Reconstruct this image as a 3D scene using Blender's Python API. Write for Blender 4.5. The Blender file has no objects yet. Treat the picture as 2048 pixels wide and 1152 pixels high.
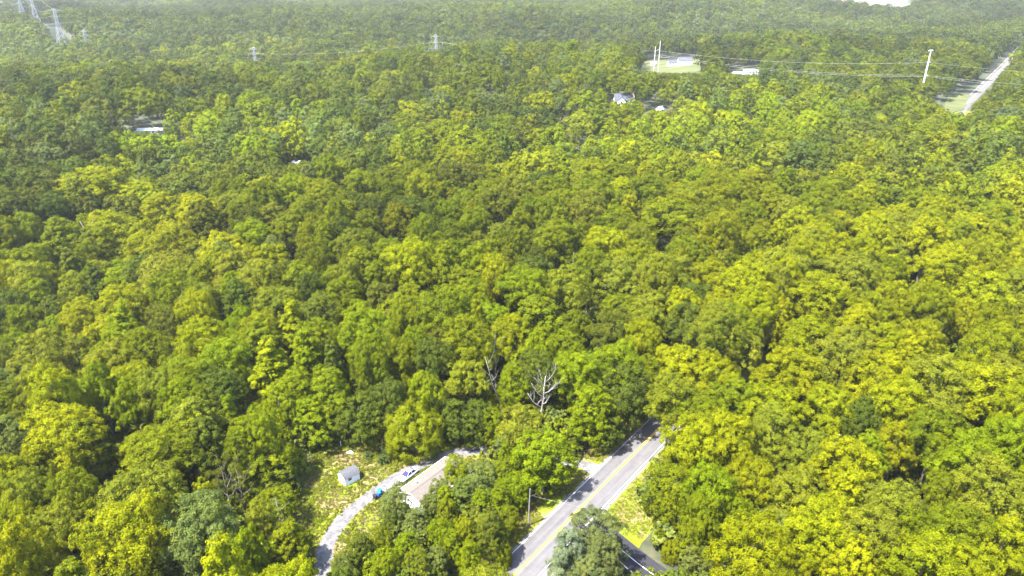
import bpy, bmesh, math, random
import numpy as np
from mathutils import Vector, Matrix

# ------------------------------------------------------------------ camera, light, exposure
F, PIT, H = 1440.0, math.radians(24.5), 95.0
scn = bpy.context.scene
COL = scn.collection
cam_d = bpy.data.cameras.new("camera"); cam = bpy.data.objects.new("camera", cam_d); COL.objects.link(cam)
cam.location = (0, 0, H); cam.rotation_euler = (math.pi/2 - PIT, 0, 0)
cam_d.sensor_width = 36; cam_d.lens = 36*F/2048; cam_d.clip_start = 1; cam_d.clip_end = 12000
scn.camera = cam
SUN_EL = math.radians(62); SX, SY = -0.84, -0.54
w = bpy.data.worlds.new("World"); scn.world = w; w.use_nodes = True
nt = w.node_tree; bg = nt.nodes['Background']
sky = nt.nodes.new('ShaderNodeTexSky'); sky.sky_type = 'NISHITA'; sky.sun_disc = False
sky.sun_elevation = SUN_EL; sky.sun_rotation = math.atan2(SX, SY) % (2*math.pi)
sky.air_density = 1.0; sky.dust_density = 1.5
nt.links.new(sky.outputs[0], bg.inputs[0]); bg.inputs[1].default_value = 0.15
sun_d = bpy.data.lights.new("sun", 'SUN'); sun_d.energy = 4.9; sun_d.angle = math.radians(0.6); sun_d.color = (1.0, .97, .90)
sun = bpy.data.objects.new("sun", sun_d); COL.objects.link(sun)
sv = Vector((SX*math.cos(SUN_EL)/math.hypot(SX, SY), SY*math.cos(SUN_EL)/math.hypot(SX, SY), math.sin(SUN_EL)))
sun.rotation_euler = sv.to_track_quat('Z', 'Y').to_euler(); sun.location = (0, 0, 300)
vs = scn.view_settings; vs.view_transform = 'Standard'; vs.look = 'None'; vs.gamma = 1; vs.exposure = 2.45
cy = scn.cycles
cy.max_bounces = 6; cy.transparent_max_bounces = 6; cy.volume_bounces = 0; cy.diffuse_bounces = 3; cy.transmission_bounces = 3

rng = np.random.default_rng(7)
R = random.Random(5)
SP, CP = math.sin(PIT), math.cos(PIT)

# ------------------------------------------------------------------ terrain height
def sstep(a, b, x):
    t = np.clip((x-a)/(b-a), 0, 1); return t*t*(3-2*t)
RO = np.array([6.95, 99.47]); RD = np.array([.610, .7925]); RN = np.array([-.7925, .610])
ROADP = [(6.95-.61*140, 99.47-.7925*140), (6.95, 99.47), (32.75, 132.98), (311.5, 507.0), (489.6, 742.5), (640., 945.), (900., 1290.)]
def road_dist(x, y):
    x = np.asarray(x, float); y = np.asarray(y, float); best = np.full(np.broadcast(x, y).shape, 1e9)
    for (x0, y0), (x1, y1) in zip(ROADP[:-1], ROADP[1:]):
        dx, dy = x1-x0, y1-y0; L2 = dx*dx+dy*dy
        t = np.clip(((x-x0)*dx+(y-y0)*dy)/L2, 0, 1)
        best = np.minimum(best, np.hypot(x-x0-t*dx, y-y0-t*dy))
    return best
def ter(x, y):
    x = np.asarray(x, float); y = np.asarray(y, float)
    h = 3.2*np.sin(x*.0113+1.3)*np.sin(y*.0131+.4) + 3.6*np.sin(x*.0052-y*.0113+2.1) + 2.2*np.sin(x*.019+y*.012+.7) + 5*np.sin(y*.0079-x*.0018+4.4)
    h = h*sstep(190, 420, np.hypot(x, y))*(1+.5*sstep(400, 700, np.hypot(x, y)))
    h = h*sstep(6, 60, road_dist(x, y))
    rav = np.exp(-((x+128+.22*(y-200))/34.0)**2)*sstep(115, 160, y)*(1-sstep(330, 470, y))
    return h - 11*rav + 4*np.exp(-((x-70)**2+(y-455)**2)/50.**2)
def tz(x, y): return float(ter(x, y))
def at(u, v, z=0.0):
    """point on the ground (or z metres above it) seen at a place of the photo"""
    y_ = (v-576)/F; d = SP+y_*CP; f = CP-y_*SP; g = 0.0
    for _ in range(6):
        t = (H-z-g)/d; X, Y = (u-1024)/F*t, f*t; g = .5*g+.5*tz(X, Y) if _ < 5 else g
    return X, Y, t
def proj(x, y, z):
    dz = z-H; dep = y*CP-dz*SP; return 1024+F*x/dep, 576+F*(-(dz*CP+y*SP))/dep, dep

# ------------------------------------------------------------------ materials
def mat(name, col, rough=.8, metal=0, var=0.0, scale=1.0, bump=0.0, spec=.3):
    m = bpy.data.materials.new(name); m.use_nodes = True; n = m.node_tree; b = n.nodes['Principled BSDF']
    b.inputs['Roughness'].default_value = rough; b.inputs['Metallic'].default_value = metal
    b.inputs['Specular IOR Level'].default_value = spec
    b.inputs['Base Color'].default_value = (*col, 1)
    if var:
        tc = n.nodes.new('ShaderNodeTexCoord'); no = n.nodes.new('ShaderNodeTexNoise'); no.inputs['Scale'].default_value = scale; no.inputs['Detail'].default_value = 6
        n.links.new(tc.outputs['Object'], no.inputs['Vector'])
        r = n.nodes.new('ShaderNodeValToRGB'); r.color_ramp.elements[0].position = .3; r.color_ramp.elements[1].position = .7
        r.color_ramp.elements[0].color = (*[c*(1-var) for c in col], 1); r.color_ramp.elements[1].color = (*[min(1, c*(1+var)) for c in col], 1)
        n.links.new(no.outputs[0], r.inputs[0]); n.links.new(r.outputs[0], b.inputs['Base Color'])
        if bump:
            bp = n.nodes.new('ShaderNodeBump'); bp.inputs['Strength'].default_value = bump; n.links.new(no.outputs[0], bp.inputs['Height']); n.links.new(bp.outputs[0], b.inputs['Normal'])
    return m
def N(n, t, **k):
    x = n.nodes.new(t)
    for a, b in k.items(): setattr(x, a, b)
    return x
def mixc(n, a, b, fac, mode='MIX'):
    m = N(n, 'ShaderNodeMix', data_type='RGBA', blend_type=mode)
    for s, v in ((0, fac), (6, a), (7, b)):
        if hasattr(v, 'links') or hasattr(v, 'is_linked'): n.links.new(v, m.inputs[s])
        else: m.inputs[s].default_value = v if s == 0 else (*v, 1)
    return m.outputs[2]
def noise(n, scale, detail=4, coord='Object', rough=.5):
    tc = N(n, 'ShaderNodeTexCoord'); no = N(n, 'ShaderNodeTexNoise'); no.inputs['Scale'].default_value = scale; no.inputs['Detail'].default_value = detail; no.inputs['Roughness'].default_value = rough
    n.links.new(tc.outputs[coord], no.inputs['Vector']); return no.outputs[0]
def ramp(n, src, stops):
    r = N(n, 'ShaderNodeValToRGB'); e = r.color_ramp.elements
    while len(e) < len(stops): e.new(.5)
    for el, (p, c) in zip(e, stops): el.position = p; el.color = (*c, 1) if len(c) == 3 else c
    n.links.new(src, r.inputs[0]); return r.outputs[0]
def gr(v): return (v, v, v)

def leaf_mat():
    m = bpy.data.materials.new("leaves"); m.use_nodes = True; n = m.node_tree; b = n.nodes['Principled BSDF']
    at1 = N(n, 'ShaderNodeAttribute', attribute_type='INSTANCER', attribute_name='tint')
    at2 = N(n, 'ShaderNodeAttribute', attribute_type='GEOMETRY', attribute_name='lv')
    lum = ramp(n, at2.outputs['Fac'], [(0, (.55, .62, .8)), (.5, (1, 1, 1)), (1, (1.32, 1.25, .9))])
    col = mixc(n, at1.outputs['Color'], lum, 1.0, 'MULTIPLY')
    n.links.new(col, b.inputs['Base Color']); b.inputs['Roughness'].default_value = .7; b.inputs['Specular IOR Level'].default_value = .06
    tr = N(n, 'ShaderNodeBsdfTranslucent'); c2 = mixc(n, col, (1.3, 1.15, .4), 1.0, 'MULTIPLY'); n.links.new(c2, tr.inputs[0])
    ms = N(n, 'ShaderNodeMixShader'); ms.inputs[0].default_value = .38
    out = n.nodes['Material Output']
    n.links.new(b.outputs[0], ms.inputs[1]); n.links.new(tr.outputs[0], ms.inputs[2]); n.links.new(ms.outputs[0], out.inputs[0])
    return m
LEAF = leaf_mat()
BARK = mat("bark", (.16, .13, .105), .9, var=.35, scale=1.5)
PALEBARK = mat("pale_bark", (.26, .235, .205), .85, var=.25, scale=1.0)
DEADW = mat("dead_wood", (.31, .275, .24), .85, var=.25, scale=1.0)
WHITE = mat("white_siding", (.78, .78, .78), .6, var=.04, scale=2)
TRIM = mat("white_trim", (.8, .8, .8), .5)
GALV = mat("galvanised_steel", (.30, .305, .32), .5, metal=.3)
WIRE = mat("wire", (.24, .24, .22), .5, metal=.2)
POLEW = mat("weathered_pole_wood", (.17, .155, .14), .85, var=.2, scale=2)
GLASS = mat("dark_window", (.03, .04, .06), .08, spec=.6)
BLACK = mat("black_plastic", (.02, .02, .022), .5)

# ------------------------------------------------------------------ mesh helpers
class MB:
    def __init__(s): s.v = []; s.f = []
    def add(s, vs_, fs):
        o = len(s.v); s.v += [tuple(p) for p in vs_]; s.f += [tuple(i+o for i in f) for f in fs]; return s
    def box(s, x0, x1, y0, y1, z0, z1):
        return s.add([(x0,y0,z0),(x1,y0,z0),(x1,y1,z0),(x0,y1,z0),(x0,y0,z1),(x1,y0,z1),(x1,y1,z1),(x0,y1,z1)],
                     [(0,3,2,1),(4,5,6,7),(0,1,5,4),(1,2,6,5),(2,3,7,6),(3,0,4,7)])
    def tube(s, pts, rad, n=6, cap=True):
        pts = [Vector(p) for p in pts]; rad = rad if isinstance(rad, (list, tuple)) else [rad]*len(pts); vs_ = []; fs = []
        for i, p in enumerate(pts):
            d = (pts[min(i+1, len(pts)-1)]-pts[max(i-1, 0)]).normalized()
            a = d.orthogonal().normalized() if abs(d.z) > .95 else d.cross(Vector((0, 0, 1))).normalized(); b = d.cross(a)
            for k in range(n):
                t = 2*math.pi*k/n; vs_.append(p+(a*math.cos(t)+b*math.sin(t))*rad[i])
        for i in range(len(pts)-1):
            for k in range(n):
                k2 = (k+1) % n; fs.append((i*n+k, i*n+k2, (i+1)*n+k2, (i+1)*n+k))
        if cap: fs.append(tuple(range(n))[::-1]); fs.append(tuple(range((len(pts)-1)*n, len(pts)*n)))
        return s.add(vs_, fs)
    def prism(s, poly, axis, a, b):
        """poly of 2d points extruded along an axis from a to b"""
        def P(p, t): return {'x': (t, p[0], p[1]), 'y': (p[0], t, p[1]), 'z': (p[0], p[1], t)}[axis]
        n = len(poly); return s.add([P(p, a) for p in poly]+[P(p, b) for p in poly], [tuple(range(n))[::-1], tuple(range(n, 2*n))]+[(i, (i+1) % n, n+(i+1) % n, n+i) for i in range(n)])
    def mesh(s, name, m):
        me = bpy.data.meshes.new(name); me.from_pydata(s.v, [], s.f); me.update()
        bm = bmesh.new(); bm.from_mesh(me); bmesh.ops.recalc_face_normals(bm, faces=bm.faces); bm.to_mesh(me); bm.free()
        if m: me.materials.append(m)
        return me
    def build(s, name, m, parent=None, smooth=False):
        me = s.mesh(name, m); o = bpy.data.objects.new(name, me); COL.objects.link(o)
        if smooth: me.shade_smooth()
        if parent: o.parent = parent
        return o
def tag(o, label=None, cat=None, group=None, kind=None):
    if label: o['label'] = label
    if cat: o['category'] = cat
    if group: o['group'] = group
    if kind: o['kind'] = kind
    return o
def empty(name, loc, rz=0, label=None, cat=None, group=None):
    o = bpy.data.objects.new(name, None); o.empty_display_size = .5; COL.objects.link(o); o.location = loc; o.rotation_euler = (0, 0, rz)
    return tag(o, label, cat, group)

# ------------------------------------------------------------------ ground
def grid_axis(lo, hi, n0, step, grow):
    """fine near the centre, growing outwards"""
    a = [0.0]; s = step
    while a[-1] < hi: a.append(a[-1]+s); s = step if a[-1] < n0 else s*grow
    return a
ypos = grid_axis(0, 9000, 700, 6, 1.06); ys = [-p for p in grid_axis(0, 600, 100, 20, 1.3)[1:]][::-1]+ypos
xpos = grid_axis(0, 7000, 560, 7, 1.06); xs = [-p for p in xpos[1:]][::-1]+xpos
GX, GY = np.meshgrid(xs, ys); GZ = ter(GX, GY); nx, ny = len(xs), len(ys)
me = bpy.data.meshes.new("ground")
me.from_pydata(np.stack([GX.ravel(), GY.ravel(), GZ.ravel()], 1).tolist(), [], [(j*nx+i, j*nx+i+1, (j+1)*nx+i+1, (j+1)*nx+i) for j in range(ny-1) for i in range(nx-1)])
me.shade_smooth()
gm = bpy.data.materials.new("forest_floor"); gm.use_nodes = True; n = gm.node_tree; b = n.nodes['Principled BSDF']
c = ramp(n, noise(n, .35, 8), [(.3, (.018, .022, .012)), (.55, (.04, .045, .018)), (.75, (.07, .06, .035))]); n.links.new(c, b.inputs['Base Color']); b.inputs['Roughness'].default_value = .95
me.materials.append(gm)
ground = bpy.data.objects.new("ground", me); COL.objects.link(ground); tag(ground, kind='structure')

def sheet(name, pts, m, z=.02, kind='structure', sub=2.2, jitter=0.0):
    """a polygon laid over the ground, subdivided so it follows the slope"""
    bm = bmesh.new(); vs_ = []
    for i, (x, y) in enumerate(pts):
        x2, y2 = pts[(i+1) % len(pts)]; L = math.hypot(x2-x, y2-y); k = max(1, int(L/sub)) if jitter else 1
        for q in range(k):
            t = q/k; dx, dy = R.uniform(-jitter, jitter), R.uniform(-jitter, jitter); vs_.append(bm.verts.new((x+(x2-x)*t+dx, y+(y2-y)*t+dy, 0)))
    f = bm.faces.new(vs_); bmesh.ops.triangulate(bm, faces=[f])
    for v in bm.verts: v.co.z = tz(v.co.x, v.co.y)+z
    me = bpy.data.meshes.new(name); bm.to_mesh(me); bm.free()
    if me.polygons and me.polygons[0].normal.z < 0: me.flip_normals()
    me.materials.append(m); o = bpy.data.objects.new(name, me); COL.objects.link(o); return tag(o, kind=kind)
def strip(name, path, offs, m, z, step=6.0, wob=0.0, seed=1, kind='structure', start=None, end=None):
    """ribbon along a path between two side offsets, with metre UVs"""
    r = random.Random(seed); P = [Vector((x, y)) for x, y in path]; pts = []; acc = 0
    for a, b2 in zip(P[:-1], P[1:]):
        L = (b2-a).length; k = max(1, int(L/step))
        for i in range(k): pts.append((a.lerp(b2, i/k), acc+L*i/k))
        acc += L
    pts.append((P[-1], acc)); V = []; UV = []; Fc = []
    w1 = w2 = 0
    for i, (p, s_) in enumerate(pts):
        a = pts[max(i-1, 0)][0]; c2 = pts[min(i+1, len(pts)-1)][0]; d = (c2-a).normalized(); nn = Vector((-d.y, d.x))
        w1 = .6*w1+wob*r.uniform(-1, 1); w2 = .6*w2+wob*r.uniform(-1, 1)
        for o_, wv in ((offs[0], w1), (offs[1], w2)):
            q = p+nn*(o_+wv); V.append((q.x, q.y, tz(q.x, q.y)+z)); UV.append((o_+wv, s_))
    Fc = [(2*i+1, 2*i, 2*i+2, 2*i+3) for i in range(len(pts)-1)]
    me = bpy.data.meshes.new(name); me.from_pydata(V, [], Fc); me.update()
    if me.polygons[0].normal.z < 0: me.flip_normals()
    uv = me.uv_layers.new(name="UVMap")
    for lp in me.loops: uv.data[lp.index].uv = UV[lp.vertex_index]
    me.materials.append(m); o = bpy.data.objects.new(name, me); COL.objects.link(o); return tag(o, kind=kind)

# lawn: green grass with brown dry patches
def lawn_mat(name, dry, k=.16):
    m = bpy.data.materials.new(name); m.use_nodes = True; n = m.node_tree; b = n.nodes['Principled BSDF']; b.inputs['Roughness'].default_value = .95; b.inputs['Specular IOR Level'].default_value = .1
    fine = ramp(n, noise(n, 1.7, 9, rough=.7), [(.25, (.065, .088, .004)), (.5, (.105, .130, .006)), (.75, (.14, .158, .02))])
    dryc = ramp(n, noise(n, 2.3, 9, rough=.7), [(.3, (.13, .105, .04)), (.7, (.21, .165, .075))])
    big = ramp(n, noise(n, k, 6, rough=.65), [(dry-.04, gr(0)), (dry+.07, gr(1))])
    n.links.new(mixc(n, fine, dryc, big), b.inputs['Base Color'])
    bp = N(n, 'ShaderNodeBump'); bp.inputs['Strength'].default_value = .5; bp.inputs['Distance'].default_value = .3; n.links.new(noise(n, 3, 6), bp.inputs['Height']); n.links.new(bp.outputs[0], b.inputs['Normal'])
    return m
LAWN = lawn_mat("lawn_dry", .50); VERGE = lawn_mat("verge_grass", .52, .3); FIELD = mat("field_grass", (.066, .074, .022), .95, var=.25, scale=.06)
sheet("clearing_grass", [at(u, v)[:2] for u, v in [(655,1250),(480,1250),(470,1100),(560,1040),(560,930),(600,870),(700,830),(860,830),(1000,850),(1130,860),(1140,900),(1110,960),(960,980),(900,1060),(800,1100),(700,1240)]], LAWN, z=.012, jitter=.5)
def off(p, s_, l): return (RO[0]+RD[0]*s_+RN[0]*l, RO[1]+RD[1]*s_+RN[1]*l)
strip("verge", ROADP[:4], (3.0, 7.6), VERGE, .016, step=3, wob=.35, seed=3)
strip("verge", ROADP[:4], (-13.5, -3.5), VERGE, .016, step=3, wob=.4, seed=4)

def road_mat():
    m = bpy.data.materials.new("worn_asphalt"); m.use_nodes = True; n = m.node_tree; b = n.nodes['Principled BSDF']; b.inputs['Roughness'].default_value = .85
    base = ramp(n, noise(n, .5, 8, rough=.65), [(.3, (.074, .070, .073)), (.7, (.10, .094, .097))])
    uv = N(n, 'ShaderNodeUVMap'); sp = N(n, 'ShaderNodeSeparateXYZ'); n.links.new(uv.outputs[0], sp.inputs[0])
    # tyre tracks: darker bands at set distances from the centre line
    mt = N(n, 'ShaderNodeMath', operation='MULTIPLY_ADD'); mt.inputs[1].default_value = .1; mt.inputs[2].default_value = .5; n.links.new(sp.outputs[0], mt.inputs[0])
    tr = ramp(n, mt.outputs[0], [(.13, gr(.98)), (.21, gr(.80)), (.28, gr(.95)), (.345, gr(.93)), (.41, gr(.82)), (.46, gr(1)), (.55, gr(.98)), (.60, gr(.80)), (.67, gr(.92)), (.76, gr(.72)), (.80, gr(.9)), (.86, gr(1.02))])
    c = mixc(n, base, tr, .85, 'MULTIPLY')
    sc = N(n, 'ShaderNodeMapping'); sc.inputs['Scale'].default_value = (1.6, .05, 1); n.links.new(uv.outputs[0], sc.inputs[0])
    no = N(n, 'ShaderNodeTexNoise'); no.inputs['Scale'].default_value = 1.0; no.inputs['Detail'].default_value = 5; n.links.new(sc.outputs[0], no.inputs['Vector'])
    st = ramp(n, no.outputs[0], [(.35, gr(.82)), (.65, gr(1.12))]); c = mixc(n, c, st, .8, 'MULTIPLY')
    vo = N(n, 'ShaderNodeTexVoronoi', feature='DISTANCE_TO_EDGE'); vo.inputs['Scale'].default_value = .35; n.links.new(uv.outputs[0], vo.inputs['Vector'])
    ck = ramp(n, vo.outputs[0], [(0, gr(.62)), (.012, gr(1))]); c = mixc(n, c, ck, .5, 'MULTIPLY')
    n.links.new(c, b.inputs['Base Color']); return m
ASPH = road_mat(); DARKASPH = mat("fresh_asphalt", (.017, .0165, .021), .8, var=.15, scale=.6)
PALEGR = bpy.data.materials.new("gravel"); PALEGR.use_nodes = True; n = PALEGR.node_tree; b = n.nodes['Principled BSDF']; b.inputs['Roughness'].default_value = .95
g1 = ramp(n, noise(n, .9, 9, rough=.72), [(.38, (.06, .056, .057)), (.5, (.105, .098, .10)), (.64, (.165, .153, .156))])
g2 = ramp(n, noise(n, .22, 6, rough=.7), [(.38, gr(.62)), (.62, gr(1.1))]); n.links.new(mixc(n, g1, g2, .8, 'MULTIPLY'), b.inputs['Base Color'])
YEL = mat("yellow_paint", (.55, .36, .03), .7, var=.15, scale=1.5); WPT = mat("white_paint", (.62, .61, .60), .7, var=.2, scale=1.5)
CONC = mat("pale_shoulder", (.135, .128, .125), .9, var=.2, scale=1)

strip("road", ROADP, (-3.75, 3.55), ASPH, .03, step=4)
strip("road_shoulder", ROADP[:3], (-4.15, -3.0), CONC, .024, step=3, wob=.12, seed=8)
strip("road_shoulder", ROADP[:3], (3.3, 3.9), CONC, .024, step=3, wob=.10, seed=9)
strip("yellow_line", ROADP, (.07, .24), YEL, .036, step=4); strip("yellow_line", ROADP, (-.24, -.07), YEL, .036, step=4)
strip("edge_line", ROADP, (3.24, 3.36), WPT, .036, step=4); strip("edge_line", ROADP[:4], (-3.36, -3.24), WPT, .036, step=4)
# widened apron in the foreground, where the side road joins
sheet("road_apron", [off(0, -60+0, -3.7), off(0, -1, -3.7), off(0, -3, -5.6), off(0, -9, -7.2), off(0, -60, -9)], CONC, z=.026, jitter=.08)
# side road going down to the right
SD = [(9.6, 106.2), (17.5, 99.2), (21.8, 93.6), (28.0, 86.6), (44, 69.5)]
strip("side_road", SD, (-4.2, 2.6), DARKASPH, .0285, step=2)
strip("edge_line", SD[1:], (-.10, .03), WPT, .0335, step=2); strip("edge_line", SD[1:], (-2.45, -2.2), WPT, .0335, step=2)
# gravel driveway, curving past the house and out to the main road
DR = [(-28, 70), (-31.0, 86), (-32.6, 93), (-32.9, 98.5), (-31.3, 104.9), (-27.4, 111), (-22.7, 116.8), (-17.4, 121.4), (-12.5, 123.9), (-7.3, 124.9), (0, 124.4), (8, 122.6), (16.5, 119.6), (19.5, 118.2)]
def smooth_path(p, k=6):
    out = []; 
    for i in range(len(p)-1):
        p0 = p[max(i-1, 0)]; p1 = p[i]; p2 = p[i+1]; p3 = p[min(i+2, len(p)-1)]
        for j in range(k):
            t = j/k; out.append(tuple(.5*((2*p1[a])+(-p0[a]+p2[a])*t+(2*p0[a]-5*p1[a]+4*p2[a]-p3[a])*t*t+(-p0[a]+3*p1[a]-3*p2[a]+p3[a])*t**3) for a in (0, 1)))
    return out+[p[-1]]
DRS = smooth_path(DR)
strip("driveway", DRS, (-1.35, 1.35), PALEGR, .020, step=.6, wob=.16, seed=5)
sheet("driveway", [(-24.5, 110.2), (-21.5, 110.0), (-14.5, 119.0), (-10, 122.8), (-14, 124.0), (-22, 116.5), (-26.5, 112)], PALEGR, z=.018, jitter=.25)
sheet("driveway", [(19.4, 117.4), (17.2, 114.8), (15.5, 116.6), (14.5, 118.8), (16, 120.2), (19, 120.8), (22.0, 120.6)], PALEGR, z=.0225, jitter=.25)

# ------------------------------------------------------------------ tree crowns
def quads_mesh(name, C, Nn, S, lv, asp=1.0):
    n_ = len(C); up = rng.normal(size=(n_, 3)); A = np.cross(Nn, up); A /= np.linalg.norm(A, axis=1)[:, None]+1e-9; B = np.cross(Nn, A)
    S = S[:, None]; bend = Nn*S*.22
    V = np.empty((n_, 4, 3)); V[:, 0] = C-A*S; V[:, 1] = C-B*S*.62*asp+bend; V[:, 2] = C+A*S; V[:, 3] = C+B*S*.62*asp+bend
    me = bpy.data.meshes.new(name); me.vertices.add(n_*4); me.vertices.foreach_set('co', V.astype(np.float32).ravel())
    me.loops.add(n_*4); me.loops.foreach_set('vertex_index', np.arange(n_*4, dtype=np.int32))
    me.polygons.add(n_); me.polygons.foreach_set('loop_start', np.arange(0, n_*4, 4, dtype=np.int32)); me.polygons.foreach_set('loop_total', np.full(n_, 4, dtype=np.int32))
    me.update(calc_edges=True)
    a = me.attributes.new('lv', 'FLOAT', 'FACE'); a.data.foreach_set('value', lv.astype(np.float32))
    me.materials.append(LEAF); return me
def unit(a): return a/(np.linalg.norm(a, axis=1)[:, None]+1e-9)
def crown(name, n_leaf, leaf, rx=6., rz=7.2, cz=12.2, lobes=34, lob=(.24, .40), shape='dome', droop=.0, seed=1, fill=.12, asp=1., tuft=13., sm=1.):
    """leaf faces scattered over rounded branch lobes of an uneven crown"""
    g = np.random.default_rng(seed); L = []; wk = .25 if shape == 'mound' else 1
    ph = g.uniform(0, 6.28, 3)
    for i in range(lobes):
        a = i*2.39996+g.uniform(-.5, .5)
        if shape == 'dome': q = 1-(i+.5)/lobes*1.8; q = min(1, max(-.85, q+g.uniform(-.1, .1))); r = math.sqrt(max(0, 1-q*q))*g.uniform(.62, .84); z = q*g.uniform(.66, .84)
        elif shape == 'oval': q = 1-(i+.5)/lobes*1.9; r = math.sqrt(max(0, 1-abs(q)**2.2))*g.uniform(.55, .8)*(.8 if q > .2 else 1); z = q*g.uniform(.75, .88)
        elif shape == 'cone': q = (i+.5)/lobes; r = (.1+.82*q)*g.uniform(.6, .95); z = .92-1.75*q+g.uniform(-.05, .05)
        elif shape == 'tier':
            t = int(i/lobes*6); q = t/6; r = (.18+.72*q)*g.uniform(.35, 1.0); z = .9-1.6*q+g.uniform(-.04, .04)
        elif shape == 'mound': q = .86-(i+.5)/lobes*1.76; r = .84*math.sqrt(max(0, 1-(max(q, 0)/.88)**2))*g.uniform(.94, 1.02)*(1-.18*max(0, -q)); z = q
        elif shape == 'spread': q = 1-(i+.5)/lobes*1.5; r = math.sqrt(max(0, 1-q*q))*g.uniform(.5, .92); z = q*.7+g.uniform(-.12, .12)
        wob = 1+wk*(.16*math.sin(2*a+ph[0])+.10*math.sin(3*a+ph[1]))
        s_ = g.uniform(*lob)
        L.append((r*wob*math.cos(a)*rx, r*wob*math.sin(a)*rx, cz+z*rz*(1+.06*math.sin(a+ph[2])), s_*rx))
    L = np.array(L); pw = L[:, 3]**2/np.sum(L[:, 3]**2)
    # tufts of leaves stand on the lobes, leaves stand on the tufts
    nt_ = max(10, int(tuft*rx*rx)); k = g.choice(len(L), nt_, p=pw)
    outw = unit(L[k, :3]-np.array([0, 0, cz-rz*.45])); td = unit(unit(g.normal(size=(nt_, 3)))+np.array([0, 0, .45])+outw*.75)
    tr_ = g.uniform(.075, .135, nt_)*rx; rr = L[k, 3]*(1+g.normal(size=nt_)*.13*sm)*np.where(g.random(nt_) < .2*sm, g.uniform(.4, 1, nt_), 1)
    tc = L[k, :3]+td*rr[:, None]*np.array([1, 1, .7 if shape == 'tier' else .9]); tv = g.normal(size=nt_)*.13*sm+(g.normal(size=len(L))*.10)[k]
    q = g.integers(0, nt_, n_leaf); d = unit(unit(g.normal(size=(n_leaf, 3)))+td[q]*.7+np.array([0, 0, .25]))
    C = tc[q]+d*(tr_[q]*g.uniform(.45, 1.15, n_leaf))[:, None]; C[:, 2] -= droop*np.hypot(C[:, 0], C[:, 1])**2/rx
    nf = int(n_leaf*fill*.5); ci = unit(g.normal(size=(nf, 3)))*g.uniform(0, .62, nf)[:, None]*np.array([rx, rx, rz])+np.array([0, 0, cz-.08*rz])
    C = np.concatenate([C, ci]); Nn = unit(np.concatenate([d*.7+td[q]*(.6+.5*(1-sm)), unit(g.normal(size=(nf, 3)))])+g.normal(size=(len(C), 3))*(.42*sm+.02))
    S = leaf*g.uniform(.6, 1.45, len(C)); S[n_leaf:] *= 2.4
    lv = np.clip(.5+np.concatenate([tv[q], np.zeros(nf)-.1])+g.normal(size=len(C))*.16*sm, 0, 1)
    return quads_mesh(name, C, Nn, S, lv, asp)
def trunk_mesh(name, m, h=20., top=.78, r0=.34, nb=7, spread=3.6, seed=1, start=.42, lean=0.0, twigs=0):
    g = random.Random(seed); b = MB(); pts = []; x = y = 0
    for i in range(7):
        t = i/6; pts.append((x, y, h*top*t)); x += g.uniform(-.18, .18)+lean*h/7; y += g.uniform(-.18, .18)
    rad = [r0*(1-.8*i/6) for i in range(7)]; rad[0] *= 1.35; b.tube(pts, rad, 7)
    for k in range(nb):
        t = start+(1-start)*k/nb*.95; i = min(5, int(t*6)); f = t*6-i; p = Vector(pts[i]).lerp(Vector(pts[i+1]), f)
        a = k*2.4+g.uniform(-.4, .4); L = spread*(1.15-.5*t)*g.uniform(.8, 1.2); rr = r0*(1-.8*t)*.55
        q = [p]; d = Vector((math.cos(a), math.sin(a), .75+.5*t)).normalized()
        for s_ in range(3): q.append(q[-1]+d*L/3); d = (d+Vector((g.uniform(-.25, .25), g.uniform(-.25, .25), .22))).normalized()
        b.tube(q, [rr, rr*.75, rr*.5, rr*.2], 5)
        for s_ in range(twigs):
            j = 1+s_ % 3; o = q[j]; d2 = (d+Vector((g.uniform(-1, 1), g.uniform(-1, 1), g.uniform(-.1, .9)))).normalized(); l2 = L*g.uniform(.25, .55)
            mid = o+d2*l2*.5; e = mid+(d2+Vector((g.uniform(-.5, .5), g.uniform(-.5, .5), .3))).normalized()*l2*.5
            b.tube([o, mid, e], [rr*.4, rr*.28, rr*.1], 4)
            for t3 in range(2):
                e2 = mid+(d2+Vector((g.uniform(-1, 1), g.uniform(-1, 1), g.uniform(-.4, .8)))).normalized()*l2*.45; b.tube([mid, e2], [rr*.2, rr*.06], 4)
    return b.mesh(name, m)
NL = 30000
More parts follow.
